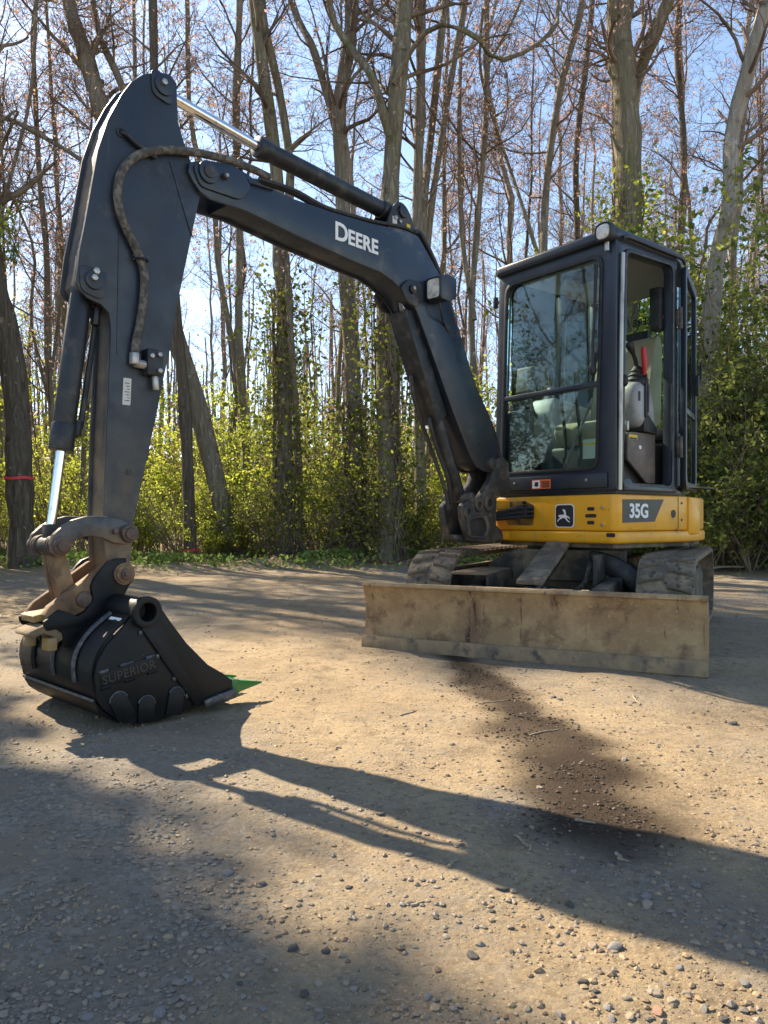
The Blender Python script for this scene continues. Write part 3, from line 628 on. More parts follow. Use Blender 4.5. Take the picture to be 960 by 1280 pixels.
k = MB(); k.cyl(BM(.628, -BW - .01, 2.015), BM(.628, BW + .01, 2.015), .034); k.build('cylinder_pin', m_greasy, bcy, .004)
k = MB(); k.cyl(BM(.085, -.104, .885), BM(.085, .104, .885), .034); k.build('cylinder_pin', m_greasy, bcy, .004)
k = MB(); k.tube(smooth_path([GM(.075,.02,.56), GM(.10,.03,.62), GM(.085,.02,.75), GM(.07,.02,.88), GM(.09,.0,1.0)], 20), .012, 8); k.tube(smooth_path([GM(.075,-.02,.35), GM(.11,-.02,.45), GM(.10,-.02,.65), GM(.10,.0,.9), GM(.12,.0,1.02)], 20), .012, 8); k.build('cylinder_hose', m_hose2, bcy)

# ---- swing post casting
POST = [(u - .045 if u < .1 else u * .80 - .055, z) for u, z in [(-.124,1.13),(-.20,1.16),(-.27,1.12),(-.291,.946),(-.246,.919),(-.14,.90),(-.135,.82),(-.13,.72),(-.20,.68),(-.215,.62),(-.039,.606),(.195,.621),(.272,.759),(.285,.83),(.225,.870),(.115,.858),(.03,.90),(-.07,1.0)]]
sw = MB().prism(POST, .050, .098, BM).build('swing_post', m_greasy, ex, .010, 3)
MB().prism(POST, -.098, -.050, BM).build('post_cheek', m_greasy, sw, .010, 3)
k = MB(); k.prism([(-.246,.93),(-.14,.90),(-.13,.72),(-.20,.68),(-.215,.62),(-.039,.606),(.0,.66),(-.06,.90)], -.05, .05, BM); k.prism([(.0,.612),(.185,.625),(.20,.66),(.02,.66)], -.05, .05, BM); k.build('post_core', m_greasy, sw, .006)
k = MB(); pin(k, -.11, 1.105, -.12, .12, .040); k.build('boom_foot_pin', m_greasy, sw, .005)
for (u, z, r) in ((-.09, .855, .040), (.125, .80, .030), (.015, .845, .032)):
    k = MB(); k.pipe(BM(u, .094, z), BM(u, .111, z), r + .014, r * .55); k.build('pin_boss', m_greasy, sw, .004)
    k = MB(); pin(k, u, z, .08, .101, r * .56); k.build('pin_head', m_trim, sw)
k = MB(); k.prism(rounded([(.105,.655),(.125,.75),(-.025,.765),(-.065,.70),(-.025,.65)], .03), .0975, .1005, BM); k.build('casting_pocket', m_trim, sw)
k = MB(); k.ring(rounded([(.125,.64),(.15,.77),(-.045,.785),(-.09,.70),(-.045,.632)], .03), rounded([(.105,.655),(.125,.75),(-.025,.765),(-.065,.70),(-.025,.65)], .03), .0975, .116, BM); k.build('pocket_rim', m_greasy, sw, .005)
# ---- house (yellow revolving frame)
PLAN = [(-.0,.03),(-.0,.80),(-.0,.95),(-.10,1.06),(-.26,1.20),(-.55,1.36),(-.9,1.40),(-1.25,1.28),(-1.5,1.02),(-1.6,.7),(-1.52,.40),(-1.33,.19),(-1.05,.07),(-.76,.0),(-.03,.0)]
def HP_(a, z, b): return HM(a, b, z)
house = MB().prism(PLAN, .683, .905, lambda a, z, b: HM(a, b, z)).build('house', m_yel, ex, .012, 3)
def grown(P, d): return inset(P, -d)
MB().prism(grown(PLAN, .009), .606, .680, lambda a, z, b: HM(a, b, z)).build('lower_skirt', m_yel, house, .018, 3)
MB().prism(inset(PLAN, .03), .58, .69, lambda a, z, b: HM(a, b, z)).build('house_floor', m_frame, house)
k = MB(); k.prism(rounded([(.86,.715),(.63,.715),(.63,.85),(.72,.875),(.86,.875)], .02), .001, .004, HFR); k.build('front_cutout', pmat('greasy_yellow', (.30, .15, .02), .5, 0, [((.05, .033, .02), 9, .42, .6)]), house)
k = MB(); k.box(.655, .73, .004, .05, .78, .85, HFR); pin(k, .70, .865, .0, .03, .012, M=lambda u, w, z: HFR(u, w, z), seg=8); k.build('hose_bracket', m_cylblk, house, .004)
for i in range(3):
    z = .755 + .028 * i
    MB().tube(smooth_path([HFR(.62, .012, z + .02), HFR(.72, .06, z + .015), HFR(.85, .16, z - .01 * i), HFR(1.0, .24, z), BM(-.10, .10 - .05 * i, .78 + .02 * i)], 20), .014, 8).build('swing_hose', m_hose2, house)
k = MB(); k.prism([(.02,.80),(.02,1.15),(-.30,1.12),(-.30,.84)], .60, .655, lambda a, b, z: HM(a, b, z)); k.prism([(.02,.80),(.02,1.15),(-.30,1.12),(-.30,.84)], .84, .895, lambda a, b, z: HM(a, b, z))
k.bm.free(); k = MB()
for z0, z1 in ((.615, .675), (.82, .88)):
    k.prism([(-.05,.82),(.20,.88),(.33,.95),(.36,1.06),(.28,1.14),(.12,1.14),(-.05,1.12)], z0, z1, lambda a, z, b: HM(a, b, z))
k.build('swing_bracket', m_yel, house, .008)
k = MB(); k.cyl(BM(-.20, 0, .60), BM(-.20, 0, .92), .05); k.build('swing_pin', m_greasy, house, .004)
# front panel fittings: badge, speaker style slots, bolts
def BG(b, a, z): return HFR(.376 - b, a, .776 + z)
lg = MB().prism(rounded([(-.074,-.074),(.074,-.074),(.074,.074),(-.074,.074)], .030), .0005, .003, BG).build('badge', m_white, house)
MB().prism(rounded([(-.068,-.068),(.068,-.068),(.068,.068),(-.068,.068)], .027), .003, .0042, BG).build('badge_field', m_bprint, lg)
DEER = [(-.046,.006),(-.036,.012),(-.020,.013),(-.006,.012),(.000,.018),(-.004,.030),(-.012,.038),(-.010,.048),(-.004,.044),(.001,.036),(.004,.046),(.009,.036),(.008,.030),(.013,.022),(.010,.014),(.020,.006),(.034,.000),(.043,-.010),(.040,-.013),(.030,-.007),(.016,-.004),(.022,-.016),(.034,-.026),(.042,-.028),(.040,-.033),(.030,-.031),(.016,-.022),(.006,-.009),(-.010,-.006),(-.024,-.012),(-.038,-.018),(-.049,-.028),(-.052,-.024),(-.042,-.012),(-.030,-.004),(-.040,.000)]
MB().prism([(x * 1.05, y * 1.05 - .006) for x, y in DEER], .0042, .0055, BG).build('badge_deer', m_white, lg)
for z in (-.042, 0, .042):
    r = .040 if z == 0 else .026
    MB().prism(rounded([(.178+r,.776+z-.011),(.178-r,.776+z-.011),(.178-r,.776+z+.011),(.178+r,.776+z+.011)], .010, 3), .0005, .003, HFR).build('vent_slot', m_trim, house)
for (b, z) in ((.088, .826), (.088, .722)):
    k = MB(); k.cyl(HFR(b, 0, z), HFR(b, .006, z), .020, 20); bt = k.build('bolt_washer', m_yel, house, .002)
    k = MB(); k.cyl(HFR(b, .006, z), HFR(b, .013, z), .010, 6); k.build('bolt', m_silver, bt, .001)
MB().prism(rounded([(.06,.648),(-.0,.648),(-.0,.672),(.06,.672)], .008, 3), .009, .0115, HFR).build('skirt_plug', m_trim, house)
# decal on the side
dc = MB().prism([(.064,.874),(.064,.733),(.402,.740),(.505,.880)], .0006, .002, HSD).build('model_decal', m_decal, house)
text_part('lettering', '35G', .118, HSD, .128, .766, 1, m_white, dc, bold=.030, w=.0035, spacing=.98)
k = MB(); k.cyl(HSD(.617, .0, .79), HSD(.617, .0025, .79), .026, 20); k.build('side_plug', m_trim, house)
k = MB(); k.box(.672, .676, .0005, .002, .69, .90, HSD); k.build('panel_gap', m_trim, house)
for z in (.86, .75):
    k = MB(); k.cyl(HSD(.715, 0, z), HSD(.715, .004, z), .008, 6); k.build('bolt', m_greasy, house)
k = MB(); k.prism([(.80,.655),(.80,.905),(.86,.865),(.94,.80),(.94,.655)], -.24, .005, HSD); k.build('rear_cover', m_yel, house, .012)
# engine cover behind the cab, low cover right of it
k = MB(); k.prism([(-1.28,.42),(-1.28,1.2),(-1.5,1.0),(-1.56,.7),(-1.48,.50)], .906, 1.30, lambda a, z, b: HM(a, b, z)); k.build('engine_cover', m_yel, house, .05, 3)
k = MB(); k.prism([(-.45,1.02),(-.45,1.16),(-.62,1.26),(-.95,1.30),(-1.25,1.2),(-1.25,1.02)], .906, 1.20, lambda a, z, b: HM(a, b, z)); k.build('tank_cover', m_char, house, .03, 3)

# ---- cab
cab = MB().prism([(-.02,.012),(-.02,.95),(-1.02,.95),(-1.25,.80),(-1.22,.27),(-.69,.012)], .906, .965, lambda a, z, b: HM(a, b, z)).build('cab', m_cab, ex, .006)
FO = [(.0,.925),(.985,.925),(1.0,1.35),(.935,2.425),(.0,2.425)]; FO4 = [(.0,.925),(.985,.925),(.935,2.425),(.0,2.425)]
FI4 = [(.135,1.065),(.915,1.065),(.868,2.345),(.10,2.345)]
MB().ring(rounded(FO4, .03), rounded(FI4, .075), -.055, .0, HFR).build('front_frame', m_cab, cab, .006)
MB().ring(rounded(grown(FI4, .012), .08), rounded(inset(FI4, .010), .07), -.003, .007, HFR).build('glass_seal', m_trim, cab, .002)
MB().prism(rounded([(.125,1.585),(.895,1.585),(.868,2.345),(.10,2.345)], [.01,.01,.07,.07]), -.030, -.024, HFR).build('windscreen', m_glass, cab)
MB().prism(rounded([(.135,1.065),(.915,1.065),(.897,1.565),(.125,1.565)], [.07,.07,.01,.01]), -.030, -.024, HFR).build('lower_windscreen', m_glass, cab)
MB().box(.115, .905, -.035, .006, 1.56, 1.592, HFR).build('windscreen_bar', m_cab, cab, .005)
# lower front beam
MB().box(.055, .94, .0008, .016, .945, 1.035, HFR).build('front_beam', m_cab, cab, .006)
for b in (.20, .78): 
    k = MB(); k.cyl(HFR(b, .016, .995), HFR(b, .021, .995), .009, 10); k.build('bolt', m_silver, cab, .001)
wlb = MB().box(.475, .63, .0165, .018, .952, 1.012, HFR).build('warning_label', m_orange, cab)
MB().box(.562, .624, .018, .0187, .957, 1.007, HFR).build('label_panel', m_white, wlb); 
MB().prism(rounded([(.61,.97),(.60,1.0),(.585,.995),(.572,1.0),(.578,.965)], .006, 2), .0187, .0192, HFR).build('label_symbol', m_bprint, wlb)
for i, z in enumerate((.993, .982, .971, .960)): MB().box(.484, .553 - .008 * (i % 2), .018, .0187, z, z + .007, HFR).build('label_print', m_bprint, wlb)
# left side frame with door opening
SO4 = [(.004,.925),(.665,.925),(.665,2.425),(.004,2.425)]; SI4 = [(.058,.965),(.588,.965),(.600,2.375),(.100,2.36)]
MB().ring(rounded(SO4, .02), rounded(SI4, .05), -.060, .0, HSD).build('door_frame', m_cab, cab, .006)
MB().ring(rounded(grown(SI4, .022), .06), rounded(inset(SI4, .002), .05), .0005, .012, HSD).build('door_seal', m_cylblk, cab, .004)
k = MB(); k.tube(smooth_path([HSD(.030, .006, .93), HSD(.028, .012, 1.4), HSD(.036, .012, 1.9), HSD(.055, .010, 2.34)], 16), .014, 8); k.build('pillar_rail', m_silver, cab)
k = MB(); k.ball(HSD(.062, .02, 1.58), .02, 1, 1, 1.9); k.build('door_striker', m_trim, cab)
# threshold
MB().prism([(.06,.925),(.06,1.0),(.12,1.0),(.17,.955),(.58,.955),(.58,.925)], -.10, .015, HSD).build('door_sill', m_cab, cab, .006)
# other pillars and rails
def post(mb, a, b, w=.05, z0=.965, z1=2.42, a2=None, b2=None):
    a2 = a if a2 is None else a2; b2 = b if b2 is None else b2
    mb.loft([[HM(x + dx, y + dy, z) for dx, dy in ((-w/2,-w/2),(w/2,-w/2),(w/2,w/2),(-w/2,w/2))] for x, y, z in ((a, b, z0), (a2, b2, z1))])
for (a, b, a2, b2) in ((-1.19,.29,-1.15,.30), (-1.22,.78,-1.16,.75), (-.62,.935,-.62,.89), (-1.0,.925,-1.0,.88)):
    k = MB(); post(k, a, b, .055, a2=a2, b2=b2); k.build('pillar', m_cab, cab, .008)
MB().prism([(-.06,.90),(-1.22,.78),(-1.22,.82),(-.06,.955)], 1.30, 1.36, lambda a, z, b: HM(a, b, z)).build('side_rail', m_inner, cab, .005)
k = MB(); k.box(-1.22, -1.17, .27, .80, 1.33, 1.42, lambda a, b, z: HM(a, b, z)); k.build('rear_rail', m_cab, cab, .006)
k = MB(); k.box(-1.22, -1.19, .27, .80, .965, 1.33, lambda a, b, z: HM(a, b, z)); k.build('rear_panel', m_inner, cab, .006)
k = MB(); k.box(-1.0, -.06, .930, .95, .965, 1.30, lambda a, b, z: HM(a, b, z)); k.build('right_panel', m_inner, cab, .006)
MB().prism([(.225,1.42),(.755,1.42),(.735,2.40),(.245,2.40)], -1.198, -1.192, HFR).build('rear_window', m_glass2, cab)
MB().prism([(.09,1.36),(.60,1.36),(.60,2.40),(.09,2.40)], -.905, -.900, HSD).build('side_window', m_glass2, cab)
MB().prism([(.64,1.36),(.985,1.36),(.985,2.40),(.64,2.40)], -.905, -.900, HSD).build('side_window', m_glass2, cab)
def QM(t, o, z): return HM(-.66 - .50 * t, .02 + .23 * t - o, z)
MB().prism([(.10,1.36),(.92,1.36),(.90,2.40),(.10,2.40)], -.030, -.025, QM).build('quarter_window', m_glass2, cab)
MB().prism([(.0,.965),(.98,.965),(.98,1.36),(.0,1.36)], -.04, -.02, QM).build('quarter_panel', m_cab, cab)
text_part('rear_lettering', 'JOHN DEERE', .072, lambda u, w, z: HM(-1.199 - w, u, z), .27, 2.22, 1, m_bprint, cab, bold=.02, w=.003)
# roof
RP = rounded([(.035,-.015),(.035,.955),(-1.05,.95),(-1.22,.82),(-1.22,.27),(-.69,-.012)], [.05,.05,.1,.1,.1,.1], 5)
roof = MB().prism(RP, 2.415, 2.485, lambda a, z, b: HM(a, b, z)).build('cab_roof', m_cab, ex, .022, 3)
MB().prism(inset(RP, .06), 2.398, 2.414, lambda a, z, b: HM(a, b, z)).build('headliner', m_headl, roof, .004)
MB().box(-.45, -.25, .30, .60, 2.375, 2.397, lambda a, b, z: HM(a, b, z)).build('roof_hatch_trim', m_trim, roof, .006)
MB().tube(smooth_path([HSD(.04, .02, 2.425), HSD(.10, .026, 2.438), HSD(.4, .026, 2.438), HSD(.66, .026, 2.436), HSD(.72, .02, 2.41)], 20), .012, 8).build('rain_gutter', m_cab, roof)
# lamp on the roof corner
def RM(b, a, z): return HFR(.045 + b, .035 + a, 2.455 + z)
lm = MB(); sec = lambda s, a: [RM(x * s, a, z * s) for x, z in rounded([(-.058,-.055),(.058,-.055),(.058,.055),(-.058,.055)], .045)]
lm.loft([sec(.45, -.07), sec(.86, -.045), sec(1.0, .0), sec(1.0, .034), sec(.86, .036), sec(.80, .027)]); rl = lm.build('roof_lamp', m_trim, ex, .002)
k = MB(); k.loft([sec(.80, .024), sec(.76, .034), sec(.5, .042)]); k.build('lamp_lens', m_lens, rl)
k = MB(); k.cyl(RM(0, -.01, -.05), RM(0, -.01, -.105), .014, 8); k.build('lamp_bracket', m_silver, rl)
# wiper, mirror stub, handles
k = MB(); k.tube([HFR(.150, .012, 1.66), HFR(.148, .022, 1.80), HFR(.118, .020, 2.30)], [.016, .010, .006], 8); wp = k.build('wiper_arm', m_trim, cab)
k = MB(); k.ball(HFR(.150, .018, 1.66), .024, 1, 1, 1.6); k.build('wiper_pivot', m_trim, wp)
k = MB(); k.tube([HFR(.138, .010, 2.30), HFR(.150, .010, 1.86)], .008, 6); k.build('wiper_blade', m_trim, wp)
k = MB(); k.box(.972, .992, -.03, .005, 2.22, 2.30, HFR); k.box(.93, .972, -.02, .0, 2.25, 2.265, HFR); k.build('mirror_bracket', m_cab, cab, .006)
# open door folded back along the tapering rear quarter
def DM(t, o, z): return HM(-.685 - t * .867, -.030 + t * .367 - o, z)
DO = [(.0,.945),(.60,.945),(.60,2.36),(.0,2.40)]
dr = MB().ring(rounded(DO, .07), rounded(inset(DO, .055), .05), -.02, .020, DM).build('cab_door', m_cab, ex, .006)
MB().prism(rounded(inset(DO, .05), .05), -.003, .003, DM).build('door_glass', m_glass2, dr)
MB().box(.055, .545, -.012, .012, 1.45, 1.49, DM).build('door_rail', m_cab, dr, .004)
for z in (1.22, 2.05):
    k = MB(); k.cyl(HSD(.665, .022, z - .07), HSD(.665, .022, z + .07), .016, 12); k.box(.64, .69, .0, .02, z - .05, z + .05, HSD); k.build('door_hinge', m_greasy, dr, .003)
k = MB(); k.box(.50, .56, .02, .045, 1.62, 1.76, DM); k.tube([DM(.56, .03, 1.72), DM(.60, .05, 1.74), DM(.61, .05, 1.86)], .010, 8); k.build('door_handle', m_trim, dr, .004)
k = MB(); k.tube([DM(.60, .0, 1.55), DM(.70, .02, 1.55)], .012, 8); k.build('door_stop', m_trim, dr)
# ---- cab interior
IM = lambda a, b, z: HM(a, b, z)
sb = MB(); sb.prism(rounded([(-.70,1.36),(-.62,1.38),(-.69,1.75),(-.74,1.99),(-.80,2.00),(-.82,1.90),(-.80,1.40)], .03), .20, .66, IM); seat = sb.build('seat', m_seat, ex, .05, 4)
k = MB(); k.prism(rounded([(-.24,1.30),(-.22,1.36),(-.26,1.40),(-.68,1.375),(-.74,1.30),(-.70,1.25),(-.28,1.24)], .025), .20, .66, IM); k.build('seat_cushion', m_seat, seat, .03, 3)
k = MB(); k.prism(rounded([(-.30,.97),(-.26,1.24),(-.86,1.26),(-.86,.97)], .03), .16, .70, IM); sbase = k.build('seat_base', m_inner, seat, .012)
MB().prism([(.26,1.30),(.565,1.31),(.565,.985),(.47,.985),(.26,1.13)], -.115, -.095, HSD).build('base_side_panel', m_brownpanel, seat, .006)
MB().box(.27, .36, -.094, -.0925, 1.255, 1.285, HSD).build('panel_label', m_ylabel, seat)
MB().box(.275, .355, -.0923, -.092, 1.256, 1.268, HSD).build('label_print', m_bprint, seat)
k = MB(); k.cyl(HSD(.385, -.095, 1.21), HSD(.385, -.088, 1.21), .013, 12); k.build('panel_knob', m_white, seat)
k = MB(); k.cyl(HSD(.275, -.11, 1.31), HSD(.275, -.11, 1.37), .013, 10); k.build('latch_lever', m_silver, seat, .002)
# left control pod (tilted console) with gaiter, grip and red lock lever
k = MB(); PODP = [(.335,1.62),(.315,1.54),(.325,1.42),(.36,1.345),(.44,1.33),(.545,1.325),(.555,1.40),(.535,1.52),(.49,1.60),(.42,1.645)]
k.prism(PODP, -.21, -.075, HSD); pod = k.build('control_pod', m_grey, ex, .045, 4)
MB().prism([(.43,1.44),(.55,1.34),(.55,1.30),(.40,1.31),(.40,1.37)], -.20, -.070, HSD).build('pod_base', m_trim, pod, .008)
MB().box(.405, .425, -.075, -.062, 1.40, 1.62, HSD).build('pod_strap', m_trim, pod, .006)
k = MB(); k.loft([[HSD(.43 + r * math.cos(t), -.14 + r * math.sin(t), z) for t in [2 * math.pi * i / 14 for i in range(14)]] for r, z in ((.075,1.60),(.068,1.635),(.072,1.645),(.056,1.665),(.060,1.675),(.042,1.695),(.045,1.705),(.022,1.735))]); k.build('gaiter', m_trim, pod)
k = MB(); k.tube(smooth_path([HSD(.43, -.14, 1.72), HSD(.40, -.14, 1.79), HSD(.355, -.14, 1.845), HSD(.335, -.14, 1.875)], 10), [.013] * 5 + [.02, .023, .025, .024, .018], 10); k.build('joystick', m_trim, pod)
k = MB(); k.tube([HSD(.425, -.085, 1.67), HSD(.417, -.08, 1.76), HSD(.405, -.08, 1.845)], [.012, .020, .017], 10); k.build('lock_lever', m_red, pod, .004)
k = MB(); k.tube([HSD(.43, -.075, 1.68), HSD(.432, -.066, 1.56), HSD(.43, -.066, 1.43)], [.007, .012, .010], 8); k.build('lever_rod', m_trim, pod)
k = MB(); k.box(.346, .362, -.0745, -.072, 1.50, 1.56, HSD); k.build('pod_symbol', m_trim, pod)
# right console, levers, floor
MB().box(-1.2, -.03, .02, .93, .966, .974, IM).build('floor_mat', m_mat, ex)
rc = MB().prism(rounded([(-.30,1.30),(-.25,1.48),(-.30,1.60),(-.75,1.55),(-.75,1.10),(-.40,1.10)], .03), .70, .90, IM).build('right_console', m_grey, ex, .03, 3)
k = MB(); k.loft([[HM(-.38 + r * math.cos(t), .79 + r * math.sin(t), z) for t in [2 * math.pi * i / 12 for i in range(12)]] for r, z in ((.065,1.59),(.05,1.63),(.052,1.64),(.03,1.68))]); k.tube([HM(-.38,.79,1.67), HM(-.37,.79,1.76), HM(-.355,.79,1.82)], [.012,.02,.022], 10); k.build('joystick', m_trim, rc)
k = MB(); k.prism(rounded([(-.10,1.62),(-.12,1.80),(-.17,1.80),(-.16,1.62)], .015), .74, .88, IM); k.tube([HM(-.15,.82,1.64), HM(-.22,.82,1.5), HM(-.28,.82,1.45)], .014, 8); k.build('display_unit', m_inner, rc, .008)
k = MB(); k.cyl(HM(-.05,.80,1.30), HM(-.075,.80,1.30), .05, 18); k.build('speaker', m_inner, rc)
MB().box(-.12, -.06, .72, .93, 1.02, 1.50, IM).build('front_duct', m_inner, rc, .02)
k = MB(); k.cyl(HM(-.05,.78,1.17), HM(-.055,.78,1.17), .03, 16); k.build('washer_cap', m_white, rc)
for b in (.40, .52):
    k = MB(); k.tube(smooth_path([HM(-.16, b, .98), HM(-.19, b, 1.25), HM(-.12, b - .02, 1.55), HM(-.13, b - .02, 1.66)], 14), .011, 8); k.tube([HM(-.125, b - .02, 1.58), HM(-.13, b - .02, 1.70)], .020, 8); k.build('travel_lever', m_trim, cab)
    k = MB(); k.prism(rounded([(-.05,.99),(-.17,1.06),(-.18,1.05),(-.06,.975)], .004, 2), b - .045, b + .045, IM); k.build('foot_pedal', m_inner, cab, .004)
k = MB(); k.tube([HFR(.20, -.05, 1.50), HFR(.46, -.10, 1.09)], .010, 8); k.build('grab_bar', m_silver, cab)
lb = MB().box(.17, .27, -.045, -.043, 1.13, 1.25, HFR).build('screen_label', m_sticker, cab)
MB().box(.17, .27, -.043, -.0422, 1.215, 1.228, HFR).build('label_stripe', m_ylabel, lb)
k = MB(); k.prism(rounded([(-.80,1.62),(-.76,1.62),(-.80,2.06),(-.84,2.06)], .012), .30, .56, IM); k.build('headrest_back', m_trim, seat, .01)
k = MB(); k.tube(smooth_path([HSD(.62, -.06, 2.05), HSD(.63, -.07, 2.12), HSD(.62, -.075, 2.22)], 8), .025, 8); k.build('seat_belt_reel', m_red, cab)
k = MB(); k.box(.56, .64, -.14, -.06, 1.98, 2.26, HSD); k.build('belt_cover', m_trim, cab, .012)

# ---- undercarriage
def loop_pts(f0, f1, r, zc, n=16):
    pts = []
    for i in range(n + 1): t = math.pi / 2 - math.pi * i / n; pts.append((f0 + r * math.cos(t), zc + r * math.sin(t)))
    for i in range(n + 1): t = -math.pi / 2 - math.pi * i / n; pts.append((f1 + r * math.cos(t), zc + r * math.sin(t)))
    return pts
ZT = .274; RT = .262
def loop_at(d):                                       # point and tangent at distance d round the belt
    Ls = 1.62; arc = math.pi * RT; tot = 2 * Ls + 2 * arc; d %= tot; f0 = -.70; f1 = f0 - Ls
    if d < Ls: return (f1 + d, ZT + RT), (1, 0)
    d -= Ls
    if d < arc: a = math.pi / 2 - d / RT; return (f0 + RT * math.cos(a), ZT + RT * math.sin(a)), (math.sin(a), -math.cos(a))
    d -= arc
    if d < Ls: return (f0 - d, ZT - RT), (-1, 0)
    d -= Ls; a = -math.pi / 2 - d / RT; return (f1 + RT * math.cos(a), ZT + RT * math.sin(a)), (math.sin(a), -math.cos(a))
TOT = 2 * 1.62 + 2 * math.pi * RT
NL = 46
def lug_mesh(side):                                   # one tread bar: local x across, y along the belt, z outwards
    mb = MB(); y = .024
    pr = [(.012, 0), (.135, .030 * side)]
    mb.loft([[(x, c + dy, z) for dy, z in ((-y, -.004), (y, -.004), (y * .72, .017 - dr), (-y * .72, .017 - dr))] for x, c, dr in ((.012, 0, 0), (.085, .012 * side, 0), (.142, .030 * side, .005))])
    o = mb.build('lug', m_rubber, None, .005, 2); me = o.data; bpy.data.objects.remove(o); return me
lug_me = [lug_mesh(1), lug_mesh(-1)]
for side in (.69, -.72):
    bp_ = [loop_at(TOT * i / 96)[0] for i in range(96)]
    ip_ = [((lambda p, t: (p[0] + t[1] * .028, p[1] - t[0] * .028))(*loop_at(TOT * i / 96))) for i in range(96)]
    tr = MB().ring(bp_, ip_, side - .152, side + .152, UM).build('rubber_track', m_rubber, ex, .004)
    for i in range(NL):
        (f, z), (tf, tz) = loop_at(TOT * i / NL); nf, nz = -tz, tf
        for h in (1, -1):
            o = bpy.data.objects.new('lug', lug_me[0] ); C.objects.link(o); o.parent = tr
            X = Vector((US.x, US.y, 0)) * h; Y = Vector((UG.x * tf, UG.y * tf, tz)); Z = Vector((UG.x * nf, UG.y * nf, nz))
            (f2, z2), (tf, tz) = loop_at(TOT * (i + (.5 if h < 0 else 0)) / NL); nf2, nz2 = -tz, tf
            Y = Vector((UG.x * tf, UG.y * tf, tz)); Z = Vector((UG.x * nf2, UG.y * nf2, nz2))
            M3 = Matrix((X, Y, Z)).transposed().to_4x4(); M3.translation = UM(f2, side, z2); o.matrix_local = M3
    sg = 1 if side > 0 else -1
    tf_ = MB().prism(rounded([(-.78,.12),(-.74,.36),(-1.0,.42),(-2.0,.42),(-2.28,.36),(-2.26,.12)], .05), side - .09, side + .09, UM).build('track_frame', m_frame, ex, .015)
    for f in (-.70, -2.32):
        k = MB(); k.cyl(UM(f, side - .05, ZT), UM(f, side + .05, ZT), .20, 28); k.build('idler_wheel', m_frame, tf_, .012)
    for f in (-1.05, -1.35, -1.65, -1.95):
        k = MB(); k.cyl(UM(f, side - .10, .11), UM(f, side + .10, .11), .075, 18); k.build('track_roller', m_frame, tf_, .008)
# body between the tracks
cb = MB().prism(rounded([(-.95,.40),(-.95,-.40),(-2.05,-.40),(-2.05,.40)], .1), .30, .50, lambda f, z, s: UM(f, s, z)).build('car_body', m_frame, ex, .03)
MB().prism([(-1.05,.36),(-.92,.72),(-1.15,.72),(-1.35,.36)], .22, .42, lambda f, z, s: UM(f, s, z)).build('cross_leg', m_frame, cb, .02)
MB().prism([(-1.05,-.36),(-.92,-.72),(-1.15,-.72),(-1.35,-.36)], .22, .42, lambda f, z, s: UM(f, s, z)).build('cross_leg', m_frame, cb, .02)
def arch(s0, s1):
    P = []
    for i in range(11): t = i / 10; P.append((s0 + (s1 - s0) * t, .555 - .24 * t ** 2.2))
    Q = [(s, z - .12 - .05 * i / 10) for i, (s, z) in enumerate(P)]
    return P + Q[::-1]
MB().prism(arch(.20, .60), -1.05, -.88, lambda s, f, z: UM(f, s, z)).build('frame_arch', m_cylblk, cb, .015)
MB().prism(arch(-.25, -.60), -1.15, -.98, lambda s, f, z: UM(f, s, z)).build('frame_arch', m_frame, cb, .015)
k = MB(); k.cyl(EXV * 0 + Vector((1.40, 5.42, .48)) - EXV, Vector((1.40, 5.42, .60)) - EXV, .36, 40); k.build('slew_ring', m_trim, cb, .01)
k = MB(); k.box(-.94, -.90, -.24, .42, .36, .56, UM); k.build('front_plate', m_frame, cb, .01)
k = MB(); k.cyl(UM(-.905, .21, .47), UM(-.885, .21, .47), .045, 18); k.build('hose_port', m_trim, cb)
k = MB(); k.tube(smooth_path([UM(-.89,.21,.48), UM(-.80,.22,.47), UM(-.72,.20,.36), UM(-.66,.10,.29), UM(-.62,-.02,.33), UM(-.60,-.06,.40)], 24), .016, 8); k.build('blade_hose', m_hose, cb)
k = MB(); k.tube(smooth_path([UM(-.89,.24,.46), UM(-.78,.28,.42), UM(-.70,.22,.29), UM(-.60,.08,.27)], 20), .012, 8); k.build('blade_hose', m_hose2, cb)
# blade, arms and its cylinder
def bz(z): return (z - .07) * 1.13 - .010
def blade_profile():
    f = [(.020,.400),(-.004,.396),(-.030,.325),(-.038,.25),(-.026,.15),(.0,.085)]; b = [(-.018,.085),(-.046,.15),(-.058,.25),(-.050,.335),(-.030,.408),(-.006,.418),(.016,.414)]
    return [(x, bz(z)) for x, z in f + b]
bl = MB().prism(blade_profile(), -.935, .935, lambda f, s, z: UM(f + .02, s, z)).build('dozer_blade', m_blade, ex, .004)
MB().prism([(x, bz(z)) for x, z in [(.012,.145),(.026,.078),(.016,.07),(-.005,.085),(-.004,.143)]], -.936, .936, lambda f, s, z: UM(f + .012, s, z)).build('cutting_edge', m_edge, bl, .003)
MB().tube([UM(.022, -.937, bz(.411)), UM(.022, .937, bz(.411))], .013, 10).build('blade_lip', m_blade, bl)
for s in (-.925, .925): MB().prism([(-.01,.03),(-.01,.36),(-.10,.34),(-.13,.22),(-.10,.05)], s - .008, s + .008, lambda f, s_, z: UM(f, s_, z)).build('blade_end_rib', m_blade, bl, .003)
for s in (-.36, .36):
    MB().prism([(-.04,.17),(-.04,.34),(-.40,.37),(-1.0,.40),(-1.0,.28),(-.5,.22)], s - .045, s + .045, UM).build('push_arm', m_frame, bl, .012)
MB().prism(rounded([(-.28,-.50),(-.28,-.27),(-.78,-.27),(-.86,-.36),(-.80,-.50)], .03), .425, .442, lambda f, z, s: UM(f, s, z)).build('mud_plate', m_mudplate, bl, .005)
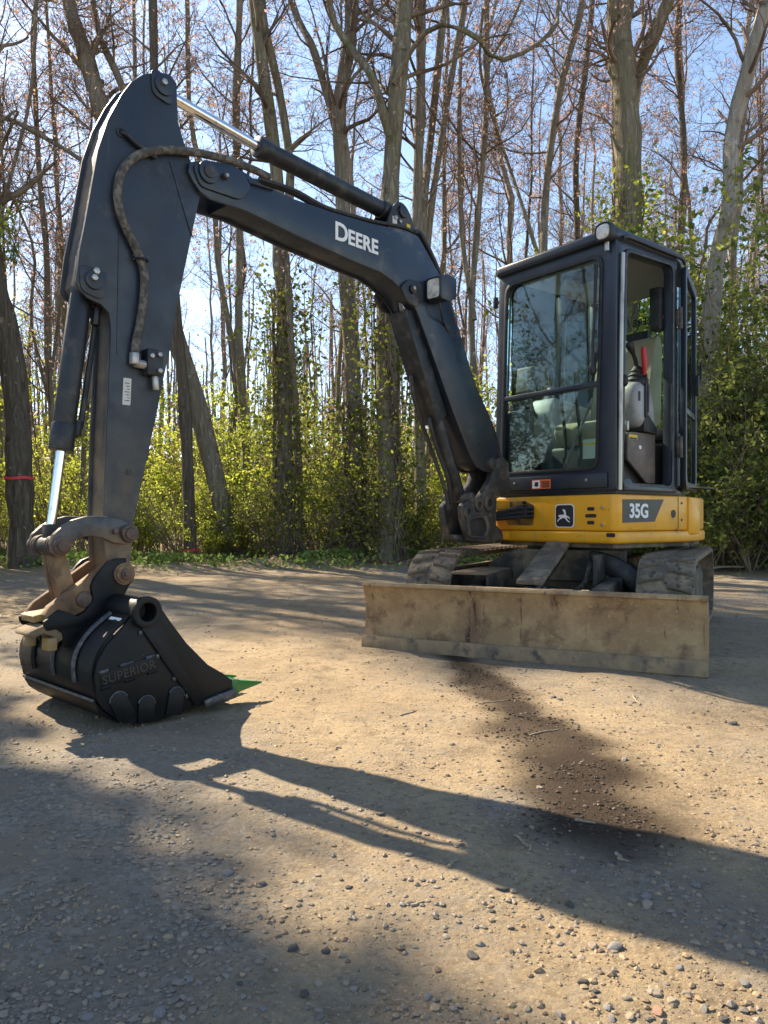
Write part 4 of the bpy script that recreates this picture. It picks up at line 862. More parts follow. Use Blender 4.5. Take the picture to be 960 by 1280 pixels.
MB().box(-.80, -.30, -.285, -.265, .33, .425, UM).build('mud_plate_web', m_frame, bl, .005)
def PM(x, t, s): p = UM(-.10 - .80 * t, s, .36 + .23 * t); return p + Vector((0, 0, x))
k = MB(); k.prism([(.02,.05),(.045,.05),(.045,.92),(.02,.92)], -.075, .075, lambda x, s, t: PM(x, t, s + .02)); bcg = k.build('blade_cylinder_guard', m_rubber, bl, .006)
k = MB(); k.cyl(PM(-.03, .0, .02), PM(-.03, .95, .02), .042, 20); k.build('blade_cylinder', m_cylblk, bl, .004)
k = MB(); k.box(-.94, -.60, .075, .10, .33, .54, lambda f, s, z: UM(f, s + .20, z)); k.build('guard_bracket', m_frame, bl, .006)

# ------------------------------------------------------------------ woodland
rg = np.random.default_rng(11)
def gzv(x, y): return gz(float(x), float(y))
def wood(name_parts, parent, trunkP, trunkR, bk, tw, rgx, dens=1.0, hmin=.3, L1=2.6, buds=None, nb=0, bsize=.03, sides=10, limbs=(), twig_up=.05, zb=2.0, detail=2):
    """trunk + limbs as one part, branch and twig crown as another, buds or leaves as a third"""
    parts = []; heads = []
    for P, R in [(trunkP, trunkR)] + list(limbs):
        P = np.array([tuple(p) for p in P]); R = np.array(R)
        Rn = R * (1 + .07 * rgx.normal(size=len(R)))
        parts.append(tubes(P[None], Rn[None], sides)); heads.append((P, R))
    v, q = join(parts)
    link('trunk', quick_mesh('trunk', v, q), bk, parent)
    tp = []; tips = []; twl = []
    for hi, (P, R) in enumerate(heads):
        h = hmin if hi == 0 else .15
        m1 = max(3, int((24 if hi == 0 else 11) * dens))
        A, Ar = grow(rgx, P[None], R[None], m1, h, 1, L1 if hi == 0 else L1 * .8, (32, 72), 8, .16, .07, .34, .008)
        B, Br = grow(rgx, A, Ar, 6, .15, 1, L1 * .45, (25, 65), 6, .20, .05, .48, .005)
        Cc, Cr = grow(rgx, B, Br, 4, .2, 1, L1 * .24, (20, 65), 4, .22, twig_up, .55, .0035)
        tp += [tubes(A, Ar, 5), tubes(B, Br, 4), tubes(Cc, Cr, 3)]; tips.append(Cc)
        if detail > 1:
            D, Dr = grow(rgx, Cc, Cr, 3, .3, 1, L1 * .12, (25, 60), 3, .2, twig_up, .7, .003)
            tp.append(tubes(D, Dr, 3)); tips.append(D)
    v, q = join(tp)
    link('crown', quick_mesh('crown', v, q), tw, parent)
    if buds and nb:
        pts = np.concatenate([sample_pts(rgx, t, int(nb * .6) // len(tips)) for t in tips])
        v, q = leaves(rgx, pts, bsize, .7, .03)
        link('buds', quick_mesh('buds', v, [q], False), buds, parent)

def traced(pts, Y, w0, w1, rgx, n=26, ext=None, dy=.5, foot=True):
    """curve through photograph points at distance Y; w0/w1 widths in photo pixels at foot and end"""
    W = [at(px, py, Y) for px, py in pts]
    if foot:
        b = W[0]; W[0] = Vector((b.x, b.y, gz(b.x, b.y) - .08))
    for i in range(1, len(W)): W[i].y += rgx.normal() * dy * .25; 
    if ext:
        d = (W[-1] - W[-2]).normalized(); d = (d + Vector((0, 0, .6))).normalized(); W += [W[-1] + d * ext * .5, W[-1] + d * ext + Vector((rgx.normal() * .3, rgx.normal() * .3, 0))]
    P = smooth_path(W, n); r0, r1 = .74 * w0 / 940 * Y / 2, .78 * w1 / 940 * Y / 2
    R = [r0 + (r1 - r0) * (i / (n - 1)) ** .9 for i in range(n)]
    if foot:
        R[0] *= 1.35; R[1] *= 1.08
    if ext: R[-1] = min(R[-1], .05)
    return P, R

TREES = [
 # name, label, trunk points, Y, w0, w1, ext, limbs[(pts, w0, w1, ext)], bark, twig, buds, nbuds, dens, hmin, extra
 ('oak_tree', 'broad dark furrowed trunk wrapped with pink tape, standing nearest behind the raised arm', [(30,694),(24,600),(14,500),(4,420),(-8,340),(-22,200)], 11.6, 42, 38, 8, [], b_dark, b_twig, None, 0, .7, .6, ('ribbon', 598)),
 ('leaning_tree', 'large grey tree leaning far over behind the excavator arm with forked top', [(292,696),(272,600),(240,480),(212,400),(170,270),(128,140),(104,60),(84,0)], 13.6, 36, 22, 5, [([(206,385),(180,250),(150,112),(122,45),(100,0)], 15, 10, 4)], b_grey, b_twig, l_orange, 5200, .9, .45, None),
 ('slender_tree', 'dark upright trunk with pink tape near its foot, below the leaning tree', [(238,697),(236,600),(230,500),(224,430),(212,300),(196,150),(192,0)], 12.8, 21, 12, 5, [], b_dark, b_twig, l_bud, 1600, .7, .5, ('ribbon', 688)),
 ('slender_tree', 'thin grey twin stemmed tree rising beside the leaning tree', [(312,694),(306,560),(302,420),(298,290),(296,150),(300,0)], 15.5, 15, 10, 5, [([(300,480),(272,330),(262,250),(236,150),(232,0)], 10, 7, 4)], b_grey, b_twig, l_bud, 2200, .8, .45, None),
 ('maple_tree', 'ivy wrapped double stemmed tree rising behind the hydraulic cylinder on the boom', [(354,697),(355,560),(356,430),(352,320),(344,210),(330,90),(318,0)], 12.9, 30, 15, 6, [([(352,300),(362,215),(348,110),(330,30),(326,-40)], 16, 12, 4), ([(376,692),(372,560),(370,430),(362,320)], 12, 9, 0)], b_mossy, b_twig, l_bud, 1500, .8, .5, ('ivy',)),
 ('maple_tree', 'tall forked grey tree with pink tape on its trunk, rising behind the boom', [(444,697),(444,560),(440,440),(432,340),(428,230),(424,140),(436,60),(440,0)], 13.4, 30, 20, 6, [([(420,160),(408,115),(392,70),(366,0),(352,-60)], 15, 11, 4)], b_grey, b_twig, l_bud, 2200, .9, .5, ('ribbon', 612, 'ivy')),
 ('ivy_tree', 'thick vine covered tree with a long crooked limb sweeping over the yard', [(490,699),(488,600),(484,460),(484,330),(490,200),(499,90),(506,0)], 12.4, 42, 24, 6, [([(492,105),(515,68),(545,55),(590,62),(620,78),(662,68),(690,45),(704,0)], 10, 5, 1.2), ([(486,170),(466,110),(440,60),(414,12),(408,-60)], 13, 9, 3), ([(612,78),(640,30),(656,-10)], 5, 3, 1)], b_mossy, b_twig, None, 0, .8, .5, ('ivy',)),
 ('clump_tree', 'clump of three pale stems rising together behind the bend of the boom', [(528,697),(524,520),(520,380),(522,240),(526,100),(526,0)], 14.0, 22, 13, 5, [([(526,420),(528,280),(540,160),(550,60),(556,0)], 15, 10, 4), ([(530,400),(538,270),(556,150),(572,50),(582,0)], 13, 9, 4)], b_grey, b_twig, l_bud, 2600, .9, .45, None),
 ('slender_tree', 'slim straight tree with dull bark standing just left of the cab', [(596,697),(594,520),(590,400),(596,280),(606,150),(610,0)], 15.0, 13, 9, 5, [([(593,400),(578,290),(572,160),(580,40)], 9, 6, 3)], b_grey, b_twigr, l_bud, 2600, .9, .4, None),
 ('slender_tree', 'crooked grey tree leaning right above the cab windscreen', [(668,697),(670,520),(676,380),(684,270),(690,190),(704,100),(724,20),(732,-30)], 14.6, 15, 9, 5, [([(676,330),(654,260),(640,190),(610,140)], 7, 4, 1.5)], b_grey, b_twigr, l_bud, 3600, 1.0, .35, None),
 ('forked_tree', 'massive forked tree hung with vines rising above the cab roof', [(776,700),(778,560),(778,420),(782,300),(784,200),(782,110),(776,40),(774,0)], 13.0, 50, 36, 6, [([(784,170),(798,105),(814,52),(834,0),(846,-50)], 24, 17, 5)], b_mossy, b_twigr, l_bud, 3000, .9, .5, ('ivy', 'spring')),
 ('pale_tree', 'pale barked leaning tree rising from the dark evergreens beside the cab', [(866,702),(872,560),(884,440),(898,330),(910,250),(922,160),(940,70),(954,0)], 12.2, 32, 22, 5, [([(905,275),(935,235),(962,205)], 8, 5, 2)], b_pale, b_twigr, l_orange, 1500, .7, .5, None),
 ('slender_tree', 'thin crooked tree with flaking bark beyond the cab roof lamp', [(718,697),(722,540),(722,400),(724,290),(718,200),(730,90),(742,0)], 17, 11, 8, 5, [], b_dark, b_twigr, l_bud, 4200, 1.0, .35, None),
 ('maple_tree', 'red budded young maple spreading behind the pale leaning tree', [(846,700),(842,560),(838,420),(846,300),(856,180),(850,60),(848,0)], 17.5, 13, 8, 4, [([(842,420),(880,320),(905,260),(950,200)], 6, 3, 1.5), ([(844,340),(800,270),(770,200)], 6, 3, 1.5)], b_dark, b_twigr, l_bud, 9000, 1.5, .25, None),
 ('maple_tree', 'young maple with pink buds and fine upright twigs left of the arm', [(68,697),(66,560),(62,440),(60,320),(52,220),(48,120)], 14.2, 12, 6, 2.5, [([(66,520),(36,400),(20,290),(-5,200)], 6, 3, 1.2), ([(64,470),(88,350),(100,260),(110,180)], 6, 3, 1.2), ([(66,540),(95,440),(118,400)], 5, 3, 1.2)], b_grey, b_twig, l_bud, 7000, 1.4, .2, None),
 ('maple_tree', 'orange budded maple with a bare limb reaching in from beyond the arm', [(-60,697),(-62,500),(-70,330),(-80,160),(-95,0)], 12.6, 24, 14, 4, [([(-70,250),(-20,150),(20,162),(60,182),(106,204),(150,236)], 10, 4, 1.0), ([(-66,420),(-20,330),(10,240),(30,120),(50,40)], 8, 4, 1)], b_grey, b_twig, l_orange, 2400, .5, .3, None),
 ('young_tree', 'slim juvenile tree with grey bark in the shrubs behind the bucket', [(100,697),(104,560),(112,480),(118,380),(124,300)], 14.5, 9, 6, 3, [], b_grey, b_twig, None, 0, .8, .3, None),
]
def ribbon(parent, P, R, py, Y):
    z = CAM_H - (py - 650) / 940 * Y
    k = min(range(len(P)), key=lambda i: abs(P[i].z - z)); k = max(1, min(k, len(P) - 2))
    f = (z - P[k - 1].z) / max(P[k + 1].z - P[k - 1].z, .01); c = P[k - 1].lerp(P[k + 1], f); r = R[k] * 1.10 + .012
    n = 18; rings = []
    for dz, dr in ((-.022, 0), (.022, .004)):
        rings.append([Vector((c.x + (r + dr) * math.cos(2 * math.pi * i / n), c.y + (r + dr) * math.sin(2 * math.pi * i / n), z + dz + .012 * math.sin(i * 1.3))) for i in range(n)])
    mb = MB(); mb.loft(rings, False); mb.build('marking_tape', m_ribbon, parent)

def ivy(parent, P, R, rgx, zmax, nl, mat, spread=.25, lsize=.035):
    P = np.array([tuple(p) for p in P]); R = np.array(R); vs_ = []
    k = max(3, int((P[:, 2] < zmax).sum()))
    P = P[:k]; R = R[:k]; t = np.linspace(0, 1, 40); idx = t * (k - 1); i0 = np.minimum(idx.astype(int), k - 2); f = (idx - i0)[:, None]
    Pc = P[i0] * (1 - f) + P[i0 + 1] * f; Rc = R[i0] * (1 - f[:, 0]) + R[i0 + 1] * f[:, 0]
    for j in range(9):
        a = rgx.uniform(0, 6.28) + np.cumsum(rgx.normal(size=40) * .12) + t * rgx.uniform(-2, 2); rr = Rc * rgx.uniform(1.0, 1.12) + .01 + np.abs(np.cumsum(rgx.normal(size=40) * .006))
        vs_.append(Pc + np.stack([np.cos(a) * rr, np.sin(a) * rr, np.zeros(40)], 1))
    vs_ = np.array(vs_); v, q = tubes(vs_, np.full(vs_.shape[:2], .013) * rgx.uniform(.6, 1.6, (9, 1)), 5)
    Sh, Sr = grow(rgx, vs_, np.full(vs_.shape[:2], .013), 26, .02, 1, .55, (40, 95), 5, .3, -.04, .5, .0035)
    v2, q2 = tubes(Sh, Sr, 3); v, q = join([(v, q), (v2, q2)])
    link('vines', quick_mesh('vines', v, q), b_twig, parent)
    pts = np.concatenate([sample_pts(rgx, Sh, nl), sample_pts(rgx, vs_, nl // 3)])
    v, q = leaves(rgx, pts, lsize, .65, spread * .35)
    link('ivy_leaves', quick_mesh('ivy_leaves', v, [q], False), mat, parent)

for (nm, lab, pts, Y, w0, w1, ext, limbs, bk_, tw_, bud, nb, dens, hmin, extra) in TREES:
    P, R = traced(pts, Y, w0, w1, rg, ext=ext)
    t = tag(empty(nm, (0, 0, 0)), lab, 'tree', 'trees along the edge of the wood')
    base = Vector((P[0].x, P[0].y, gz(P[0].x, P[0].y))); t.location = base
    LB = [traced(lp_, Y + rg.uniform(-.3, .3), a, b, rg, n=18, ext=e or None, dy=1.2, foot=False) for lp_, a, b, e in limbs]
    sub = lambda PR: ([p - base for p in PR[0]], PR[1])
    wood(None, t, *sub((P, R)), bk_, tw_, rg, dens=dens, hmin=hmin, L1=2.4 if Y < 16 else 2.2, buds=bud, nb=nb, limbs=[sub(x) for x in LB], bsize=.024)
    if extra:
        Pl = [p - base for p in P]
        if extra[0] == 'ribbon':
            mbP = [p for p in P]; o_before = set(bpy.data.objects)
            ribbon(t, mbP, R, extra[1], Y)
            for o in set(bpy.data.objects) - o_before: o.location = -base
        if 'ivy' in extra[2:]: ivy(t, Pl, R, rg, 3.4, 1500, l_olive, .8)
        if extra[0] == 'ivy':
            ivy(t, Pl, R, rg, 6.6 if len(extra) > 1 else 5.0, 3600 if len(extra) > 1 else 2600, l_spring if len(extra) > 1 else l_olive, .9)

def where(X, Y):
    px = 480 + 940 * X / Y
    z = ['beyond the bucket cylinder', 'between the arm and the leaning tree', 'under the boom', 'behind the boom foot', 'behind the cab windscreen', 'behind the open cab door'][sum(px > t for t in (120, 290, 430, 560, 690))]
    return z + (' by the yard edge' if Y < 14 else ' inside the wood' if Y < 19.5 else ' deep in the wood')
# look-alike background trees: a few kinds, copied
def straight(h, r, rgx, lean=.25, n=16):
    x = np.cumsum(rgx.normal(size=(n, 2)) * lean * .35, 0); x -= x[0]; z = np.linspace(-.1, h, n)
    return [Vector((a, b, c)) for (a, b), c in zip(x, z)], list(np.linspace(r, r * .3, n))
KINDS = []
for i in range(6):
    t = empty('woodland_tree'); P, R = straight(rg.uniform(11, 15), rg.uniform(.05, .10), rg)
    wood(None, t, P, R, [b_grey, b_dark, b_grey, b_pale, b_dark, b_mossy][i], [b_twig, b_twigr][i % 2], rg, dens=1.0, hmin=.28, L1=2.2, buds=[None, l_bud, l_bud, None, l_orange, l_bud][i], nb=[0, 1800, 2600, 0, 2000, 1800][i], sides=7, detail=2, bsize=.026)
    KINDS.append(t)
def copy_tree(o):
    c = o.copy(); C.objects.link(c)
    for ch in o.children:
        d = ch.copy(); C.objects.link(d); d.parent = c
    return c
KL = ['slender grey barked tree', 'slender dark pink budded tree', 'slender grey pink budded tree', 'slender pale barked tree', 'slender dark orange budded tree', 'slender mossy pink budded tree']
n_used = [0] * 6
rk = random.Random(5)
spots = []
tries = 0
while len(spots) < 58 and tries < 4000:
    tries += 1
    Y = rk.uniform(16.5, 38); px = rk.uniform(-60, 1020); X = (px - 480) / 940 * Y
    if all((X - a) ** 2 + (Y - b) ** 2 > 2.2 for a, b in spots): spots.append((X, Y))
for j, (X, Y) in enumerate(spots):
    k = rk.randrange(6) if j >= 6 else j
    o = KINDS[k] if n_used[k] == 0 else copy_tree(KINDS[k]); n_used[k] += 1
    o.location = (X, Y, gz(X, Y)); o.rotation_euler = (rk.uniform(-.05, .05), rk.uniform(-.07, .07), rk.uniform(0, 6.28)); s = rk.uniform(.8, 1.2); o.scale = (s, s, s)
    tag(o, KL[k] + ' ' + where(X, Y), 'tree', KL[k] + 's ' + where(X, Y))

for j, (X, Y) in enumerate(((-10.5, 9.0), (-12.5, 6.0), (-11.5, 3.0), (-14.5, 10.5), (-15.5, 4.0), (-13.5, -.5), (-17, 8.0), (-18.5, 1.0), (-16, 13), (-20, 12), (-10.2, 5.2), (-19, -4), (-9.2, 13.6), (-11.2, 15.8), (-8.6, 12.4), (-12.4, 18.2), (-14, 18.6), (-10.4, 15.4))):
    o = copy_tree(KINDS[j % 6]); o.location = (X, Y, gz(X, Y)); o.rotation_euler = (0, 0, rk.uniform(0, 6.28)); tag(o, KL[j % 6] + ' along the side of the yard past the conifer', 'tree', KL[j % 6] + 's along the side of the yard')
# shrubs
def shrub_kind(name, h, spread, nst, nl, lsize, lm_, tw_, rgx, dens=4):
    t = empty(name); base = np.zeros((nst, 6, 3)); a = rgx.uniform(0, 6.28, nst); r = rgx.uniform(0, .25, nst) * spread
    p = np.stack([np.cos(a) * r, np.sin(a) * r, np.full(nst, -.05)], 1); d = np.stack([np.cos(a) * spread * .45, np.sin(a) * spread * .45, np.full(nst, 1.0)], 1) + rgx.normal(size=(nst, 3)) * .15
    H = h * rgx.uniform(.55, 1.1, nst)
    for k in range(6):
        base[:, k] = p; d += rgx.normal(size=(nst, 3)) * .12; dn = d / np.linalg.norm(d, axis=1, keepdims=True); p = p + dn * (H / 5)[:, None]
    R0 = np.linspace(1, .3, 6)[None] * rgx.uniform(.008, .018, nst)[:, None]
    A, Ar = grow(rgx, base, R0, dens, .12, 1, h * .38, (25, 75), 5, .22, .05, .6, .004)
    B, Br = grow(rgx, A, Ar, 4, .2, 1, h * .18, (25, 75), 4, .22, .03, .7, .003)
    v, q = join([tubes(base, R0, 5), tubes(A, Ar, 4), tubes(B, Br, 3)]); link('stems', quick_mesh('stems', v, q), tw_, t)
    pts = np.concatenate([sample_pts(rgx, B, int(nl * .7)), sample_pts(rgx, A, int(nl * .3))])
    v, q = leaves(rgx, pts, lsize, .62, .05); link('foliage', quick_mesh('foliage', v, [q], False), lm_, t)
    return t
SH = [('leafy_shrub', 'bright spring green leafy shrub', 'bright shrubs along the wood', shrub_kind('leafy_shrub', 2.1, .9, 18, 6000, .027, l_spring, b_twig, rg)),
      ('leafy_shrub', 'olive green tangled shrub', 'olive shrubs along the wood', shrub_kind('leafy_shrub', 1.6, 1.2, 18, 4000, .025, l_olive, b_twig, rg)),
      ('bare_shrub', 'brown twiggy shrub', 'twiggy shrubs in the wood', shrub_kind('bare_shrub', 2.6, 1.0, 24, 1300, .026, l_spring, b_twig, rg, 6)),
      ('leafy_sapling', 'tall loose yellow green sapling', 'saplings in the wood', shrub_kind('leafy_sapling', 3.6, .7, 10, 4200, .026, l_spring, b_twig, rg, 6)),
      ('evergreen_shrub', 'dense dark evergreen shrub', 'dark evergreens', shrub_kind('evergreen_shrub', 2.6, 1.1, 26, 8000, .028, l_ever, b_twig, rg, 5)),
      ('evergreen_shrub', 'tall yellowing evergreen thicket', 'tall evergreens', shrub_kind('evergreen_shrub', 4.6, .8, 22, 9000, .031, l_ever, b_twig, rg, 6))]
used = [False] * len(SH)
def put_shrub(k, X, Y, s):
    nm, lab, grp, proto = SH[k]
    o = proto if not used[k] else copy_tree(proto); used[k] = True
    o.location = (X, Y, gz(X, Y)); o.rotation_euler = (0, 0, rk.uniform(0, 6.28)); o.scale = (s * rk.uniform(.9, 1.2), s * rk.uniform(.9, 1.2), s)
    lab = lab + ' ' + where(X, Y); tag(o, lab, 'shrub', grp + ' ' + where(X, Y))
def P_at(px, Y): return (px - 480) / 940 * Y
for px in range(-40, 640, 52):
    put_shrub(rk.choice([0, 0, 2, 2]), P_at(px + rk.uniform(-18, 18), 13.0), 13.0 + rk.uniform(-.3, 1.4), rk.uniform(.4, .9))
for px in range(-30, 860, 84):
    Y = rk.uniform(15, 19); put_shrub(rk.choice([0, 2, 3, 2, 2]), P_at(px + rk.uniform(-25, 25), Y), Y, rk.uniform(.8, 1.15))
for px in range(-20, 1000, 90):
    Y = rk.uniform(20, 27); put_shrub(rk.choice([0, 3, 3, 2]), P_at(px + rk.uniform(-25, 25), Y), Y, rk.uniform(.9, 1.3))
for px in range(-30, 860, 110):
    Y = rk.uniform(14, 17); put_shrub(rk.choice([3, 3, 0, 2]), P_at(px + rk.uniform(-22, 22), Y), Y, rk.uniform(.75, 1.25))
for px in (300, 350, 395, 470, 505, 545, 585): 
    put_shrub(rk.choice([1, 2, 2]), P_at(px, 12.6), 12.6 + rk.uniform(-.2, .5), rk.uniform(.5, .95))
for px, Y, k, s in ((720, 13.8, 3, 1.3), (765, 13.4, 3, 1.45), (800, 14, 3, 1.4), (830, 14.5, 3, 1.2), (650, 14, 0, 1.0), (700, 13.5, 1, 1.0), (740, 13.0, 0, 1.0)):
    put_shrub(k, P_at(px, Y), Y, s)
for px, Y, k, s in ((872, 10.9, 4, .75), (905, 11.2, 4, 1.0), (940, 10.9, 4, .95), (985, 11.0, 4, 1.1), (890, 12.4, 5, .75), (925, 12.8, 5, 1.0), (962, 12.2, 5, 1.15), (1010, 12.3, 5, 1.1), (855, 12.8, 4, .95), (945, 14.5, 5, 1.45), (990, 15, 5, 1.4), (900, 15.5, 3, 1.1), (820, 13.0, 4, .8), (1060, 12, 5, 1.2)):
    put_shrub(k, P_at(px, Y), Y, s)

for X, Y, s_ in ((-11, 7.2, 1.1), (-12, 4.2, 1.2), (-10.4, 1.6, 1.0), (-13.5, 8.5, 1.3), (-14, 2.0, 1.3), (-12, 10.2, 1.2)):
    o = copy_tree(SH[5][3]); o.location = (X, Y, gz(X, Y)); o.scale = (s_, s_, s_); o.rotation_euler = (0, 0, rk.uniform(0, 6.28)); tag(o, 'evergreen thicket along the side of the yard past the conifer', 'shrub', 'evergreens along the side of the yard')
for X, Y, s_, w_ in ((-7.1, 8.9, 1.2, 'nearest the conifer'), (-7.6, 10.3, 1.25, 'one along from the conifer'), (-8.2, 11.8, 1.3, 'one short of the corner of the wood'), (-8.8, 13.0, 1.35, 'at the corner of the wood')):
    o = copy_tree(SH[5][3]); o.location = (X, Y, gz(X, Y)); o.scale = (s_ * .62, s_ * .62, s_); o.rotation_euler = (0, 0, rk.uniform(0, 6.28)); tag(o, 'evergreen bush at the yard side, ' + w_, 'shrub', 'evergreen bushes at the yard side')
# the conifer beyond the left of the view whose shade lies over the yard
def conifer(loc, h, rad, lab):
    t = tag(empty('conifer_tree', (loc[0], loc[1], gz(*loc))), lab, 'tree')
    P, R = straight(h, .17, rg, .04, 20); Pn = np.array([tuple(p) for p in P])[None]; Rn = np.array(R)[None]
    v, q = tubes(Pn, Rn, 9); link('trunk', quick_mesh('trunk', v, [q]), b_dark, t)
    M = 240; tt = np.sort(rg.uniform(.08, .99, M)); z = tt * h; L = rad * (1 - tt) ** .8 * rg.uniform(.75, 1.1, M) + .12; a = rg.uniform(0, 6.28, M); k = np.linspace(0, 1, 6)
    B = np.stack([np.cos(a)[:, None] * L[:, None] * k, np.sin(a)[:, None] * L[:, None] * k, z[:, None] + L[:, None] * (.15 * k - .25 * k ** 2)], 2)
    D, Dr = grow(rg, B, np.full((M, 6), .02), 9, .15, 1, .75, (35, 70), 4, .12, -.03, .5, .004)
    v, q = join([tubes(B, np.full((M, 6), .02) * np.linspace(1, .3, 6), 4), tubes(D, Dr, 3)]); link('branches', quick_mesh('branches', v, q), b_twig, t)
    pts = sample_pts(rg, D, 60000, 0); v, q = leaves(rg, pts, .065, .40, .06); link('needles', quick_mesh('needles', v, [q], False), l_ever, t)
conifer((-7.9, 7.28), 12.0, 1.85, 'dense dark conifer at the side of the yard shading the dirt')

# distant wood behind, one mass
N = 420; Y = rg.uniform(38, 75, N); X = rg.uniform(-.62, .62, N) * Y; h = rg.uniform(6, 14, N); k = np.linspace(0, 1, 7)
Z = np.array([gz(x, y) for x, y in zip(X, Y)])
Pd = np.stack([X[:, None] + np.cumsum(rg.normal(size=(N, 7)) * .12, 1), Y[:, None] + 0 * k, Z[:, None] + h[:, None] * k], 2); Rd = rg.uniform(.06, .16, N)[:, None] * np.linspace(1, .3, 7)
A, Ar = grow(rg, Pd, Rd, 12, .25, 1, 2.6, (25, 65), 4, .18, .08, .35, .012); B, Br = grow(rg, A, Ar, 5, .2, 1, 1.3, (25, 65), 3, .2, .05, .5, .007)
v, q = join([tubes(Pd, Rd, 5), tubes(A, Ar, 3), tubes(B, Br, 3)]); tag(link('distant_woods', quick_mesh('distant_woods', v, q), b_twigr), 'far bare wood seen as one brown mass between the trunks', 'woods', kind='stuff')
N = 70000; Y = rg.uniform(22, 62, N); X = rg.uniform(-.62, .62, N) * Y; Z = np.array([gz(x, y) for x, y in zip(X, Y)]) + np.abs(rg.normal(size=N)) * 1.7
v, q = leaves(rg, np.stack([X, Y, Z], 1), .10, .7, .05); tag(link('distant_brush', quick_mesh('distant_brush', v, [q], False), leaf_mat('distant_brush_leaves', [(.20, .125, .07), (.17, .20, .04), (.30, .20, .11), (.13, .10, .05)], .3)), 'far brown and green brush under the wood', 'brush', kind='stuff')

# low weeds and dry litter along the edge of the yard
N = 16000; X = rg.uniform(-9, 9, N); Y = 12.2 + rg.normal(size=N) * .55 + .3 * np.sin(X * .7); keep = np.array([noise.noise((x * .8, y * .8, 3)) > -.12 for x, y in zip(X, Y)]); X, Y = X[keep], Y[keep]
Z = np.array([gz(x, y) for x, y in zip(X, Y)]) + rg.uniform(.0, .16, len(X)); v, q = leaves(rg, np.stack([X, Y, Z], 1), .030, .6, .02)
tag(link('low_weeds', quick_mesh('low_weeds', v, [q], False), l_weed), 'low pale green weeds along the edge of the dirt yard', 'weeds', kind='stuff')
N = 9000; X = rg.uniform(-10, 10, N); Y = 11.7 + np.abs(rg.normal(size=N)) * 3.0; Z = np.array([gz(x, y) for x, y in zip(X, Y)]) + .012; v, q = leaves(rg, np.stack([X, Y, Z], 1), .05, .6, .01)
tag(link('leaf_litter', quick_mesh('leaf_litter', v, [q], False), l_dead), 'dry brown fallen leaves under the trees', 'leaves', kind='stuff')

# ------------------------------------------------------------------ gravel, stones and sticks on the yard
def stone_mesh(sd, sub=2):
    bm = bmesh.new(); bmesh.ops.create_icosphere(bm, subdivisions=sub, radius=1); o = Vector((sd * 7.1, sd * 3.3, 0))
    pl = [(Vector((rnd.gauss(0, 1), rnd.gauss(0, 1), rnd.gauss(0, 1))).normalized(), rnd.uniform(.5, .85)) for _ in range(7)]
    for v in bm.verts:
        c = v.co.copy()
        for n_, d_ in pl:
            e = c.dot(n_) - d_
            if e > 0: c -= n_ * e
        c *= 1 + .10 * noise.noise(c * 2 + o); v.co = (c.x * 1.15, c.y * .85, c.z * .6)
    me = bpy.data.meshes.new('stone'); bm.to_mesh(me); bm.free()
    return me
s_mats = [pmat('grey_stone', (.23, .215, .20), .85, 0, [((.15, .14, .13), 30, .45, .65)], (60, .5, .004), spec=.3),
          pmat('tan_stone', (.33, .27, .20), .85, 0, [((.23, .18, .13), 30, .45, .65)], (60, .5, .004), spec=.3),
          pmat('dark_stone', (.075, .07, .066), .8, 0, [((.13, .12, .11), 30, .5, .7)], (60, .5, .004), spec=.3),
          pmat('reddish_stone', (.36, .21, .15), .85, 0, [((.26, .16, .12), 30, .45, .65)], (60, .5, .004), spec=.3)]
ST = [stone_mesh(i) for i in range(8)]
ST_LAB = ['grey loose stone lying on the dirt yard', 'tan loose stone lying on the dirt yard', 'dark loose stone lying on the dirt yard', 'reddish flat stone lying on the dirt yard']
placed = [(285,1092,17,0),(297,1100,14,1),(328,1106,14,2),(437,1110,12,2),(262,1078,12,0),(146,1062,15,1),(168,1117,14,0),(365,1186,18,2),(428,1195,17,1),(408,1190,14,2),(252,1190,14,1),(273,1187,11,1),(237,1226,15,0),(432,1230,14,1),(120,1245,16,0),(380,1243,18,2),(110,1272,18,0),(200,1268,22,0),(590,1196,20,2),(534,1247,15,0),(513,1130,14,2),(545,1148,10,2),(568,1145,9,1),(627,1112,18,2),(712,1132,16,2),(768,1186,24,0),(742,1184,17,1),(808,1132,20,1),(808,1122,22,0),(870,1108,16,0),(870,1180,15,1),(818,1240,22,1),(760,1260,16,0),(782,1248,15,1),(788,1272,16,1),(764,1274,14,0),(822,1265,22,3),(840,1252,17,1),(745,1240,12,2),(728,1228,18,2),(940,1192,14,1),(290,980,10,1),(916,905,14,2),(780,950,11,0),(692,872,9,2),(700,875,10,2),(424,935,9,1),(475,1018,13,2),(560,970,8,2),(600,965,8,1),(675,985,10,1),(520,1185,9,0),(900,1160,10,0),(930,1230,18,0),(700,1270,14,0),(660,1262,12,1),(620,1275,12,0),(480,1240,10,1),(60,1190,13,0),(35,1120,12,0),(85,1150,12,1),(20,930,10,1),(65,982,9,1),(190,1040,10,0),(118,1200,11,0),(300,1230,11,2),(330,1262,13,0),(850,1210,13,0),(880,1262,16,0),(905,1275,15,2),(640,1190,10,2),(615,1140,9,2)]
def ground_hit(px, py):
    Y = CAM_H * 940 / (py - 650)
    for _ in range(5): X = (px - 480) / 940 * Y; Y = (CAM_H - gz(X, Y)) * 940 / (py - 650)
    return X, Y
mesh_by = {}
